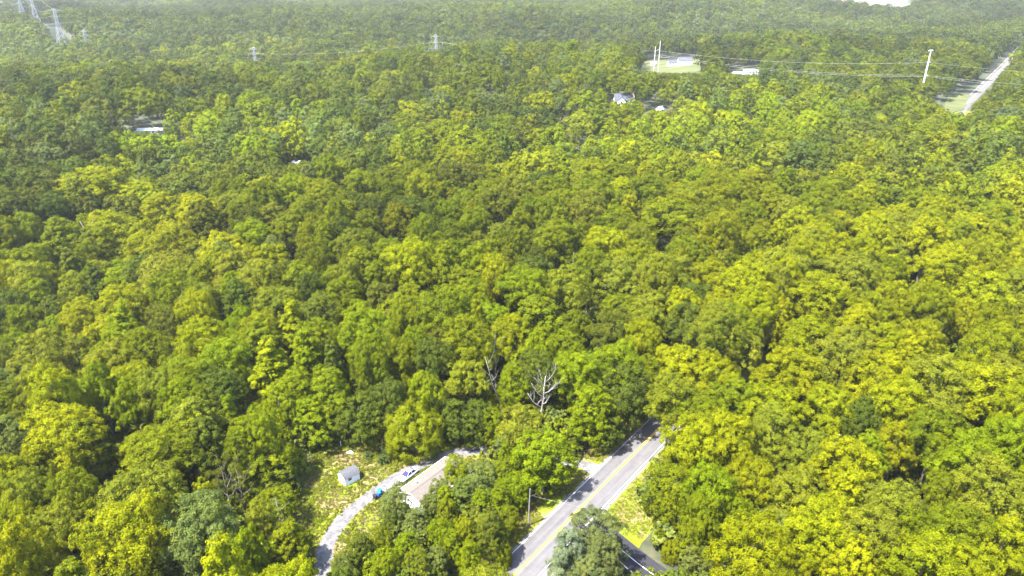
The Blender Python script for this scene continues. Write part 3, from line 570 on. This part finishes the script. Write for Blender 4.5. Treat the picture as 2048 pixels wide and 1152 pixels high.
rows = []; g = random.Random(3)
def patch(x, y): return .5+.5*math.sin(x*.013+math.sin(y*.009)*2.2)*math.sin(y*.015+math.sin(x*.011+1)*2)
NM = len(MEDN)
NEARM = [PROTO['broad'][i][0] for i in range(5)]+[PROTO['oval'][0][0]]
for t in FILL:
    z0 = tz(t['x'], t['y']); c = jit(TONE[t['tone']], g, .16); k = .72+.50*patch(t['x'], t['y'])+(.25*math.sin(t['x']*.0041+1)*math.sin(t['y']*.0063) if t['d'] > 400 else 0); c = [q*k for q in c]
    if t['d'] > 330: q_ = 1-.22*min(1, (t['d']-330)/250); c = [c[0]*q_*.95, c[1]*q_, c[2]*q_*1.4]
    if t['d'] < 300: idx = g.randrange(6)
    elif t['d'] < 760: idx = 6+g.randrange(NM)
    else: idx = 6+NM+g.randrange(len(FARN))
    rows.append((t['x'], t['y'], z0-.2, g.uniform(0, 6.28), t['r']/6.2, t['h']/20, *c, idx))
tag(scatter('forest', rows, NEARM+MEDN+FARN), 'mass of distant broadleaf woodland filling the upper half of the photo', 'woodland')
# undergrowth beneath the near trees and rough weeds along the openings
shrub = crown('crown', 1400, .30, rx=3, rz=3.2, cz=2.2, seed=71, lobes=14, lob=(.3, .5)); weed = crown('crown', 90, .13, rx=.5, rz=.42, cz=.22, seed=72, lobes=5, lob=(.4, .6)); weed2 = crown('crown', 60, .16, rx=.6, rz=.25, cz=.12, seed=73, lobes=5, lob=(.4, .6))
rows = []
for i in range(9000):
    y = 60+330*g.random(); x = g.uniform(-1, 1)*(.8*y+30)
    if road_dist(x, y) < 9.5 or inpoly(x, y, CLR): continue
    u, v, dep = proj(x, y, tz(x, y)+1.5)
    if any(inpoly(u+qu, v+qv, p) for p in OPEN[:2] for qu, qv in ((0, 0), (18, 0), (-18, 0), (0, -18), (0, 22))): continue
    s_ = g.uniform(.5, 1.2); c = jit(TONE[g.choice('DDGOB')], g, .2); rows.append((x, y, tz(x, y)-.2, g.uniform(0, 6.28), s_, s_*g.uniform(.6, 1.2), *c, 0))
tag(scatter('undergrowth', rows, [shrub]), 'dark leafy undergrowth beneath the trees', 'undergrowth')

SDD = [(SD[i][0]+(SD[i+1][0]-SD[i][0])*q/10, SD[i][1]+(SD[i+1][1]-SD[i][1])*q/10) for i in range(len(SD)-1) for q in range(11)]
def dist_path(x, y, P):
    return min(math.hypot(x-a, y-b) for a, b in P)
rows = []
hs = [(-21.9, 109), (-12.6, 121), (-7.3, 117), (-16.5, 105)]
for i in range(20000):
    x = g.uniform(-42, 4); y = g.uniform(84, 133)
    if dist_path(x, y, DRS) < 1.5 or inpoly(x, y, hs) or road_dist(x, y) < 5: continue
    if -34.8 < x < -30.8 and 113.6 < y < 117.2: continue
    s_ = g.uniform(.25, .65)*(2.0 if g.random() < .05 else 1); dry = math.sin(x*.45+1)*math.sin(y*.5)+g.uniform(-.6, .6) > .25
    c = jit((.17, .135, .06) if dry else g.choice([(.16, .18, .01), (.12, .15, .008), (.14, .15, .02)]), g, .12); s_ *= .7 if dry else 1
    rows.append((x, y, .02, g.uniform(0, 6.28), s_, s_*g.uniform(.5, 1), *c, g.randrange(2)))
for s_ in range(15000):
    a = g.uniform(-60, 60); l = g.choice([g.uniform(3.9, 8.5), -g.uniform(4.5, 13)]); x, y = off(0, a, l)
    if dist_path(x, y, SDD) < 4.4: continue
    if dist_path(x, y, DRS) < 2.2: continue
    k = g.uniform(.22, .6); dry = g.random() < (.45 if l > 0 else .3); c = jit((.25, .20, .08) if dry else (.16, .19, .012), g, .15); rows.append((x, y, .02, g.uniform(0, 6.28), k, k*g.uniform(.4, .9), *c, g.randrange(2)))
tag(scatter('grass_tufts', rows, [weed, weed2]), 'rough yellow-green and dry grass tufts on the clearing and road verges', 'grass')

# small shrubs one can tell apart on the lawn
for u, v, r, lab in [(785,885,1.0,'dark green feathery shrub nearest the dome-shaped tree'), (770,905,1.15,'dark green shrub in the middle of the lawn shrubs'), (768,925,1.2,'dark green shrub on the lawn closest to the driveway'), (735,916,.9,'small dark shrub on the lawn closest to the white shed')]:
    X, Y, _ = at(u, v); e = empty('shrub', (X, Y, 0), R.uniform(0, 6), lab, 'shrub', 'dark shrubs on the clearing lawn'); o = bpy.data.objects.new('foliage', shrub); COL.objects.link(o); o.parent = e; o['tint'] = [.06, .085, .022]; o.scale = (r/3, r/3, r/3.4)

# ------------------------------------------------------------------ white shed
sh = empty('garden_shed', (-33.0, 113.5, 0), math.radians(41.5), 'white garden shed with a rounded grey roof on the clearing lawn', 'shed')
# local: x along the long side, y = width to the left/back
W_, L_ = 2.7, 3.3
MB().prism([(0, 0), (W_, 0), (W_, 1.85), (W_*.5, 2.45), (0, 1.85)], 'x', 0, L_).build('wall', WHITE, sh)
prof = [(-.14, 1.80), (.22, 2.14), (.7, 2.45), (W_/2, 2.62), (W_-.7, 2.45), (W_-.22, 2.14), (W_+.14, 1.80)]
SHR = mat("grey_shingle", (.062, .062, .07), .85, var=.2, scale=3)
MB().prism(prof+[(p[0], p[1]-.07) for p in prof[::-1]], 'x', -.12, L_+.12).build('roof', SHR, sh)
dr = MB().box(-.03, -.004, .75, 1.95, .05, 1.75).build('door', TRIM, sh); MB().box(-.055, -.032, 1.0, 1.05, .85, 1.05).build('handle', BLACK, dr)
MB().box(.8, 1.5, -.025, -.004, .95, 1.5).build('window', GLASS, sh)

# ------------------------------------------------------------------ house by the driveway
def roofmat(name, c): return mat(name, c, .85, var=.16, scale=2.2, bump=.1)
hx, hy, ha = -21.9, 109.0, math.atan2(.787, .617)
ho = empty('bungalow', (hx, hy, 0), ha, 'single-storey white house with brown low-pitched roof half hidden by young trees', 'house')
HL, HW = 13.5, 7.2     # length along x, width towards -y
wl = MB().prism([(-.35, 0), (-.35, 2.75), (-HW/2, 4.05), (-HW+.35, 2.75), (-HW+.35, 0)], 'x', .35, HL-.35).build('wall', WHITE, ho)
BR = roofmat("brown_shingle", (.105, .09, .077))
rt = [(0.0, 2.74), (-HW/2, 4.22), (-HW, 2.74)]
MB().prism([(0, 2.74), (-HW/2, 4.22), (-HW/2, 4.08), (0, 2.60)], 'x', 0, HL).build('roof', BR, ho)
MB().prism([(-HW/2-.004, 4.22), (-HW, 2.74), (-HW, 2.60), (-HW/2-.004, 4.08)], 'x', 0, HL).build('roof', BR, ho)
MB().prism([(-HW/2-.16, 4.2), (-HW/2, 4.28), (-HW/2+.16, 4.2), (-HW/2, 4.24)], 'x', 0, HL).build('ridge_cap', mat("dark_ridge", (.10, .08, .07), .8), ho)
for s_ in (0, -HW): MB().box(0, HL, s_-.06 if s_ else s_+.003, s_-.003 if s_ else s_+.07, 2.58, 2.70).build('gutter', TRIM, ho)
fs = MB().prism([(0, 2.62), (-HW/2, 4.09), (-HW, 2.62), (-HW, 2.42), (-HW/2, 3.89), (0, 2.42)], 'x', -.04, -.004).build('fascia', TRIM, ho)
for wx in (2.5, 6.0, 11.5):
    wn = MB().box(wx, wx+1.2, -.352, -.322, 1.0, 2.2).build('window', GLASS, ho); MB().box(wx-.08, wx+1.28, -.35, -.31, .92, 1.0).build('sill', TRIM, wn)
d_ = MB().box(9.0, 9.95, -.352, -.318, .1, 2.1).build('door', mat("brown_door", (.12, .07, .05), .6), ho); MB().box(9.8, 9.86, -.317, -.28, 1.05, 1.12).build('handle', GALV, d_)
MB().box(3.0, 3.3, -2.2, -1.9, 3.5, 4.0).build('vent_pipe', GALV, ho)

# ------------------------------------------------------------------ white car
def car(x, y, rz):
    e = empty('parked_car', (x, y, .03), rz, 'white saloon car with dark tinted windows parked on the gravel driveway', 'car')
    PAINT = mat("white_car_paint", (.56, .56, .62), .25, spec=.6); TINT = mat("tinted_glass", (.02, .018, .07), .12, spec=.4)
    bm = bmesh.new()
    # body: cross-sections along x (front = +x)
    st = [(-2.3, .62, .40, .74), (-2.22, .80, .30, .86), (-1.6, .88, .22, .90), (-.6, .90, .20, .89), (.6, .90, .20, .88), (1.3, .89, .22, .84), (1.9, .85, .26, .75), (2.22, .74, .32, .64), (2.32, .56, .42, .54)]
    ringv = []
    for X, hw, zb, zt in st:
        pr = [(-hw*.9, zb), (-hw, zb+.15), (-hw, (zb+zt)/2), (-hw*.96, zt-.07), (-hw*.82, zt), (0, zt+.02), (hw*.82, zt), (hw*.96, zt-.07), (hw, (zb+zt)/2), (hw, zb+.15), (hw*.9, zb)]
        ringv.append([bm.verts.new((X, a, b2)) for a, b2 in pr])
    for A, B in zip(ringv[:-1], ringv[1:]):
        for i in range(11): j = (i+1) % 11; bm.faces.new((A[i], A[j], B[j], B[i]))
    bm.faces.new(ringv[0]); bm.faces.new(ringv[-1][::-1]); bmesh.ops.recalc_face_normals(bm, faces=bm.faces)
    me = bpy.data.meshes.new('body'); bm.to_mesh(me); bm.free(); me.shade_smooth(); me.materials.append(PAINT); o = bpy.data.objects.new('body', me); COL.objects.link(o); o.parent = e
    # cabin
    c0 = [(-1.85, .70, .94), (-1.05, .60, 1.38), (-.2, .58, 1.44), (.30, .60, 1.40), (1.15, .74, .93)]
    def loft(sec, name, m, grow=0):
        V = []; Fc = []
        for X, hw, z in sec: V += [(X, -hw-grow, z+grow), (X, hw+grow, z+grow)]
        return V
    roof = MB(); roof.add([(-1.0, -.54, 1.44), (-1.0, .54, 1.44), (-.8, -.57, 1.47), (-.8, .57, 1.47), (-.2, -.57, 1.50), (-.2, .57, 1.50), (.16, -.55, 1.47), (.16, .55, 1.47), (-1.0, -.54, 1.40), (-1.0, .54, 1.40), (.16, -.55, 1.43), (.16, .55, 1.43)], [(0,1,3,2),(2,3,5,4),(4,5,7,6),(8,10,11,9),(0,2,4,6,10,8),(1,9,11,7,5,3),(0,8,9,1),(6,7,11,10)]); roof.build('roof', PAINT, e, True)
    gls = MB(); gls.add([(-1.86, -.78, .86), (-1.86, .78, .86), (-1.0, .55, 1.43), (-1.0, -.55, 1.43), (1.12, -.80, .84), (1.12, .80, .84), (.16, .56, 1.46), (.16, -.56, 1.46)],
                    [(0,1,2,3), (4,7,6,5), (1,5,6,2), (0,3,7,4), (0,4,5,1), (2,6,7,3)]); gls.build('window', TINT, e)
    for s_ in (-1, 1):
        for (xa, za, xb, zb) in ((-1.86, .86, -1.0, 1.44), (1.12, .84, .16, 1.47), (-.42, .86, -.42, 1.47)): MB().tube([(xa, s_*.79, za), (xb, s_*.56, zb)], .035, 5).build('pillar', PAINT, e)
        MB().box(.72, .88, s_*.90 if s_ > 0 else -1.06, 1.06 if s_ > 0 else -.90, .92, 1.04).build('mirror', PAINT, e)
        MB().box(2.16, 2.29, *( (.42, .70) if s_ > 0 else (-.70, -.42)), .55, .68).build('headlight', mat("lamp_glass", (.7, .72, .75), .1), e)
        MB().box(-2.31, -2.22, *( (.40, .68) if s_ > 0 else (-.68, -.40)), .66, .80).build('tail_light', mat("red_lamp", (.35, .01, .01), .2), e)
        for wx in (-1.42, 1.42):
            y0 = s_*.72; y1 = s_*.925
            wh = MB().tube([(wx, y0, .33), (wx, y1, .33)], .33, 18).build('wheel', BLACK, e); MB().tube([(wx, y1-s_*.02, .33), (wx, y1+s_*.012, .33)], .20, 12).build('rim', GALV, wh)
    MB().box(2.28, 2.34, -.35, .35, .35, .50).build('grille', BLACK, e)
    return e
cx_, cy_, _ = at(816, 950, .5)
car(cx_, cy_, math.atan2(-.80, -.60))

# ------------------------------------------------------------------ wheeled bins
def bin_(x, y, c, label, rz):
    m = mat("bin_plastic", c, .45); e = empty('wheelie_bin', (x, y, .03), rz, label, 'bin', 'bins beside the driveway')
    V = [(-.25,-.28,.08),(.25,-.28,.08),(.25,.26,.08),(-.25,.26,.08),(-.31,-.36,.98),(.31,-.36,.98),(.31,.36,.98),(-.31,.36,.98)]
    MB().add(V, [(0,3,2,1),(4,5,6,7),(0,1,5,4),(1,2,6,5),(2,3,7,6),(3,0,4,7)]).build('body', m, e)
    MB().prism([(-.40, .985), (.42, .985), (.40, 1.03), (.1, 1.08), (-.36, 1.03)], 'x', -.34, .34).build('lid', m, e); MB().tube([(-.26, .42, .99), (.26, .42, .99)], .025, 6).build('handle', m, e)
    for s_ in (-1, 1): MB().tube([(s_*.27, .30, .13), (s_*.33, .30, .13)], .13, 10).build('wheel', BLACK, e)
X, Y, _ = at(758, 993); bin_(X, Y, (.02, .12, .62), 'bright blue wheeled bin beside the driveway', .9)
bin_(X+.1, Y+.85, (.02, .12, .62), 'blue wheeled bin behind the other blue bin, nearer the house', .8)
X, Y, _ = at(751, 997); bin_(X, Y-.2, (.02, .02, .024), 'black wheeled bin beside the blue bins on the driveway edge', 1.0)

# ------------------------------------------------------------------ small things near the road and in the clearing
X, Y, _ = at(1057, 1052); pl = empty('utility_pole', (X, Y, 0), 0, 'weathered grey wooden utility pole beside the main road', 'pole')
MB().tube([(0, 0, -.2), (.10, 0, 4.5), (.22, 0, 8.6)], [.16, .14, .10], 8).build('pole_shaft', POLEW, pl)
MB().tube([(.12, .17, 5.6), (.15, .17, 6.2)], .09, 8).build('bracket', GALV, pl); MB().box(.13, .23, -.17, -.13, 6.9, 7.1).build('plate', GALV, pl)
def wire(p0, p1, sag, r, label, n_=14, group=None, cat='wire'):
    p0 = Vector(p0); p1 = Vector(p1); pts = [p0.lerp(p1, i/n_)-Vector((0, 0, sag*4*(i/n_)*(1-i/n_))) for i in range(n_+1)]
    return tag(MB().tube(pts, r, 4).build('power_line', WIRE), label, cat, group)
px_, py_ = off(0, 6.0, 5.0)
wire((X+.18, Y, 7.2), (*off(0, 7.5, -7.5), 4.8), .2, .010, 'thin guy wire from the roadside pole across the road')
X, Y, _ = at(682, 892); e = empty('marker_post', (X, Y, 0), .4, 'small white post at the far left of the clearing', 'post'); MB().box(-.07, .07, -.07, .07, 0, 1.1).build('post', TRIM, e); MB().box(-.10, .10, -.10, .10, 1.1, 1.16).build('cap', TRIM, e)
X, Y, _ = at(1219, 1024); e = empty('road_sign', (X, Y, 0), math.radians(30), 'small white sign on a post at the road edge by the grass verge', 'sign'); MB().tube([(0, 0, 0), (0, 0, 2.1)], .035, 6).build('post', GALV, e); MB().box(-.35, .35, -.05, -.037, 1.6, 2.1).build('sign_panel', TRIM, e)
X, Y, _ = at(701, 906)
bm = bmesh.new(); bmesh.ops.create_icosphere(bm, subdivisions=2, radius=.5)
for v in bm.verts: v.co = Vector((v.co.x*1.6, v.co.y, v.co.z*.5))*(1+.22*math.sin(v.co.x*9+v.co.y*7))
me = bpy.data.meshes.new('boulder'); bm.to_mesh(me); bm.free(); me.materials.append(mat("pale_stone", (.42, .41, .36), .9, var=.2, scale=3)); o = bpy.data.objects.new('boulder', me); COL.objects.link(o); o.location = (X, Y, .1); tag(o, 'pale flat stone lying in the grass of the clearing', 'stone')
X, Y, _ = at(741, 955); e = MB().tube([(0, 0, .06), (.9, -.35, .07), (1.7, -.9, .06)], [.07, .06, .05], 6).build('plank', mat("pale_plank", (.4, .34, .2), .8)); e.location = (X, Y, 0); tag(e, 'pale wooden pole lying on the lawn right of the shed', 'plank')
X, Y, _ = at(1178, 983); e = MB().tube([(0, 0, .034), (0, 0, .041)], .33, 16).build('manhole_cover', mat("cast_iron", (.03, .03, .03), .6)); e.location = (X, Y, 0); tag(e, 'dark round manhole cover in the left lane of the main road', 'manhole')

# ------------------------------------------------------------------ distant lawns and houses
for i, p in enumerate(FIELDS): sheet("field", p, FIELD, z=.25, jitter=1.0, sub=8)
# rough grass along the cleared strip and the road end
DIRT = mat("pale_bare_soil", (.088, .080, .073), .95, var=.45, scale=.03); sheet("bare_ground", QUARRY, DIRT, z=1.0, jitter=14, sub=40)
strip("cleared_strip", [(-500, 850), (-764, 1200), (-1500, 2180)], (-13, 13), mat("strip_grass", (.013, .019, .007), .95, var=.3, scale=.05), .6, step=25, wob=3, seed=2)
def house(name, u, v, Lx, Wy, eave, ridge, rz, rc, label, zoff=0, wings=(), chimney=None, gable=None, cat='house', xy=None, group='houses among the distant trees'):
    if xy: X, Y = xy
    else: X, Y, _ = at(u, v)
    e = empty(name, (X, Y, tz(X, Y)+.2+zoff), rz, label, cat, group); m = roofmat(name+"_roof", rc)
    MB().prism([(-Wy/2, -1), (-Wy/2, eave), (0, ridge-.15), (Wy/2, eave), (Wy/2, -1)], 'x', -Lx/2, Lx/2).build('wall', WHITE, e)
    rf = MB().prism([(-Wy/2-.4, eave-.15), (0, ridge), (Wy/2+.4, eave-.15), (Wy/2+.4, eave-.02), (0, ridge+.18), (-Wy/2-.4, eave-.02)], 'x', -Lx/2-.4, Lx/2+.4).build('roof', m, e)
    k = int(Lx//2.6)
    for i in range(k):
        wx = -Lx/2+Lx*(i+.5)/k
        for fl in range(2 if eave > 4.5 else 1):
            if gable and abs(wx-gable[0]) < gable[1]/2+.5: continue
            MB().box(wx-.45, wx+.45, -Wy/2-.03, -Wy/2-.004, .9+fl*2.7, 2.1+fl*2.7).build('window', GLASS, e)
    if gable:
        gx, gw, gd = gable; MB().prism([(gx-gw/2, -1), (gx-gw/2, eave), (gx, eave+gw*.42), (gx+gw/2, eave), (gx+gw/2, -1)], 'y', -Wy/2-gd, 0).build('gable_wing', WHITE, e)
        MB().prism([(gx-gw/2-.35, eave-.12), (gx, eave+gw*.42+.05), (gx+gw/2+.35, eave-.12), (gx+gw/2+.35, eave+.02), (gx, eave+gw*.42+.22), (gx-gw/2-.35, eave+.02)], 'y', -Wy/2-gd-.3, 0).build('gable_roof', m, e)
        MB().box(gx-.5, gx+.5, -Wy/2-gd-.03, -Wy/2-gd-.004, 3.4, 4.7).build('window', GLASS, e)
    if chimney:
        ch = MB().box(chimney-.6, chimney+.6, -1.4, .0, -1, ridge+1.8).build('chimney', mat("tan_brick", (.45, .30, .20), .9, var=.15, scale=2), e); MB().box(chimney-.7, chimney+.7, -1.5, .1, ridge+1.803, ridge+1.95).build('chimney_cap', CONC, ch)
    return e
GRY = (.05, .053, .068)
house('two_storey_house', 0, 0, 11, 8, 5.2, 8.2, 0, GRY, 'white two-storey house with grey roof and front gable rising from the trees above centre', gable=(-1.8, 4.6, 2.0), chimney=6.2, xy=(69, 455), zoff=1.2)
house('ranch_house', 1347, 131, 12, 8, 2.8, 5.2, .1, GRY, 'low grey-roofed house with dormers at the far end of the bright field')
house('barn', 1369, 130, 13, 9, 4.2, 7.0, -.05, GRY, 'larger white building with grey roof right beside the far low house', cat='barn')
house('farm_shed', 1306, 130, 5, 4, 2.2, 3.2, 0, (.6, .6, .6), 'small white shed at the left of the bright field', cat='shed')
house('white_house', 1500, 153, 11, 7, 4.6, 5.6, 0, (.62, .62, .64), 'boxy all-white building right of the bright field')
house('white_cottage', 1473, 152, 7, 5, 2.2, 3.2, .2, (.55, .5, .46), 'low pale building just left of the boxy white building')
house('mobile_home', 430, 263, 13, 4.0, 2.6, 3.4, .12, (.75, .75, .76), 'long white-roofed building peeking between dark trees at upper left', xy=(-198, 395), zoff=.8)
house('small_outbuilding', 0, 0, 4.5, 3, 2.2, 3.0, -.4, (.5, .48, .50), 'small pale roof glimpsed between trees right of the upper left building', xy=(-106, 350), zoff=.4, cat='shed')
house('garage', 0, 0, 4, 3.5, 2.4, 4.0, .8, (.7, .7, .7), 'tiny white building beside the two-storey house, at its right', xy=(91, 448), zoff=0.6, cat='garage')
o = MB().box(-3, 3, -.8, .8, 0, 1.2).build('canopy', mat("orange_tarpaulin", (.6, .22, .05), .7)); o.location = (97, 445, tz(97, 445)+2); tag(o, 'orange tarpaulin strip beside the tiny white building', 'tarpaulin')
g = random.Random(12); TINTS = [((.25, .24, .24), 'pale grey'), ((.22, .08, .05), 'rust red'), ((.7, .7, .72), 'white'), ((.07, .09, .14), 'slate blue'), ((.22, .16, .11), 'tan'), ((.08, .08, .08), 'dark grey')]
spots = sorted([at(1668+i*12+g.uniform(-3, 3), 4+(i % 3)*3.5)[:2] for i in range(13)], key=lambda q: q[0]/q[1])
for i, (x, y) in enumerate(spots):
    c, wd = TINTS[i % 6]; L = g.uniform(12, 24)
    house('industrial_building', 0, 0, L, g.uniform(9, 14), g.uniform(3.5, 6), g.uniform(6.5, 8), g.uniform(-.3, .3), c, f"{wd}-roofed building on the bare pale ground at the top edge, {['first','second','third','fourth','fifth','sixth','seventh','eighth','ninth','tenth','eleventh','twelfth','thirteenth'][i]} from the left", xy=(x, y), cat='building', group='buildings on the far bare ground')

# ------------------------------------------------------------------ power line structures
def lattice(x, y, h, rz, label, arm=9.0):
    z = tz(x, y); e = empty('lattice_tower', (x, y, z), rz, label, 'power pylon', 'lattice pylons of the power line'); b = MB(); w0, w1 = h*.11, h*.028; waist = .62; K = 8; q = .16
    def hw(t): return w0+(w1-w0)*min(1, t/waist)
    for sx in (-1, 1):
        for sy in (-1, 1): b.tube([(sx*w0, sy*w0, 0), (sx*w1, sy*w1, h*waist), (sx*w1*.8, sy*w1*.8, h*.96)], q, 4)
    for k in range(K):
        t0, t1 = k/K*.96, (k+1)/K*.96; a, c2 = hw(t0), hw(t1)
        for s_ in (-1, 1):
            b.tube([(-a, s_*a, h*t0), (c2, s_*c2, h*t1)], q*.55, 4); b.tube([(a, s_*a, h*t0), (-c2, s_*c2, h*t1)], q*.55, 4)
            b.tube([(s_*a, -a, h*t0), (s_*c2, c2, h*t1)], q*.55, 4); b.tube([(s_*a, a, h*t0), (s_*c2, -c2, h*t1)], q*.55, 4); b.tube([(-a, s_*a, h*t0), (a, s_*a, h*t0)], q*.5, 4)
    b.build('tower_frame', GALV, e)
    for t, L in ((.62, arm), (.78, arm*.8), (.93, arm*.62)):
        a = MB()
        for s_ in (-1, 1): a.tube([(0, s_*w1, h*t), (L, 0, h*t+.3), (0, s_*w1, h*t+1.6)], q*.7, 4); a.tube([(0, s_*w1, h*t), (-L, 0, h*t+.3), (0, s_*w1, h*t+1.6)], q*.7, 4)
        for s_ in (-1, 1):
            a.tube([(s_*L, 0, h*t+.3), (s_*L, 0, h*t-1.6)], .13, 5)
        a.build('crossarm', GALV, e)
    return e
AZ = math.atan2(1, 0)
lattice(-513, 863, 46, .9, 'tallest steel lattice pylon at upper left, nearest of the group', 12)
lattice(-641, 1033, 46, .9, 'steel lattice pylon second from the right at upper left', 12)
lattice(-764, 1200, 46, .9, 'steel lattice pylon far up the cleared strip, third from the right', 12)
lattice(-835, 1235, 46, .9, 'leftmost steel lattice pylon in the upper left corner', 12)
lattice(-464, 825, 31, .5, 'pylon whose top only shows above the ridge right of the tallest pylon', 7)
lattice(-251, 733, 31, .4, 'small lattice pylon above the trees at upper centre left', 7)
lattice(-66, 658, 32, .4, 'lattice pylon just left of the top centre', 7)
# H-frame of two wooden poles
e = empty('wooden_pylon', (112, 580, tz(112, 580)), .35, 'twin-pole wooden power pylon left of the bright field', 'power pylon')
for s_, hh in ((-1, 26), (1, 30)): MB().tube([(s_*2.0, 0, 0), (s_*1.9, 0, hh)], [.32, .22], 7).build('pole', mat("pale_pole", (.50, .46, .42), .8, var=.1, scale=1), e)
MB().tube([(-2.6, .3, 22), (2.6, .3, 24.5)], .15, 5).build('crossarm', GALV, e)
b = MB(); b.tube([(-2.0, .3, 10), (1.9, .3, 16)], .15, 5); b.tube([(2.0, -.3, 8), (-1.9, -.3, 15)], .12, 5); b.build('brace', POLEW, e)
# tall single steel pole
e = empty('steel_monopole', (278, 500, tz(278, 500)), .3, 'tall single white steel power pole standing alone at upper right', 'power pole')
RUST = mat("rusty_base_steel", (.28, .15, .09), .7, var=.2, scale=.6); WS = mat("white_steel", (.45, .45, .47), .5, var=.06, scale=.3)
MB().tube([(0, 0, 0), (0, 0, 20)], [.72, .60], 12).build('pole_base', RUST, e); MB().tube([(0, 0, 20), (0, 0, 40.5)], [.60, .36], 12).build('pole_shaft', WS, e)
MB().tube([(-1.9, 0, 40.3), (-1.2, 0, 40.8), (1.2, 0, 40.8), (1.9, 0, 40.3)], .30, 6).build('crossarm', WS, e)
for zz in (33, 24.5): MB().tube([(-.9, -1.2, zz+.5), (0, -.3, zz), (.9, -1.2, zz+.5)], .14, 5).build('insulator', GALV, e)
# conductors
PS = [((-251, 733), 31), ((-66, 658), 32), ((112, 580), 27), ((278, 500), 41), ((470, 408), 41)]
names = ['first span of thin wire left of the top centre pylon', 'long wire span between the top centre pylon and the twin-pole pylon', 'wire span from the twin-pole pylon to the white steel pole', 'wire span leading right from the white steel pole out of the photo']
for i in range(4):
    (x0, y0), h0 = PS[i]; (x1, y1), h1 = PS[i+1]
    for j, (f0, o_) in enumerate([(.80, 0), (.60, 1.5), (.585, -1.5)]):
        if i < 2 and j > 0: continue
        zz0 = tz(x0, y0)+(h0*f0 if i > 1 or True else h0); zz1 = tz(x1, y1)+h1*f0
        if i == 2: zz0 = tz(x0, y0)+[23, 20, 19][j]; zz1 = tz(x1, y1)+[33, 24.6, 24.2][j]
        if i == 3: zz0 = tz(x0, y0)+[33, 24.6, 24.2][j]; zz1 = 33-j*6
        if i == 1: zz1 = tz(x1, y1)+23
        wire((x0, y0+o_, zz0), (x1, y1+o_, zz1), 4.0, .038, names[i]+['', ', lower pair', ', lowest'][j] if j or i < 2 else names[i]+', highest', group='power line wires')
for k, (a, b2) in enumerate([((-513, 863), (-641, 1033)), ((-641, 1033), (-764, 1200))]):
    for s_ in (-9, 9):
        wire((a[0]+s_*.62, a[1]+s_*.78, tz(*a)+42), (b2[0]+s_*.62, b2[1]+s_*.78, tz(*b2)+42), 6, .07, f"{'nearer' if s_ < 0 else 'farther'} wire between {'the two nearest' if k == 0 else 'the far'} upper left pylons", group='power line wires')

# ------------------------------------------------------------------ haze
HZ = 0.000062
hb = MB().box(-3400, 3400, -700, 6200, -30, 130).build('haze', None); tag(hb, kind='stuff')
hm = bpy.data.materials.new("haze"); hm.use_nodes = True; n = hm.node_tree; n.nodes.remove(n.nodes['Principled BSDF'])
pv = N(n, 'ShaderNodeVolumePrincipled'); pv.inputs['Color'].default_value = (.92, .95, 1, 1); pv.inputs['Density'].default_value = HZ; pv.inputs['Anisotropy'].default_value = .2
n.links.new(pv.outputs[0], n.nodes['Material Output'].inputs['Volume']); hb.data.materials.append(hm)
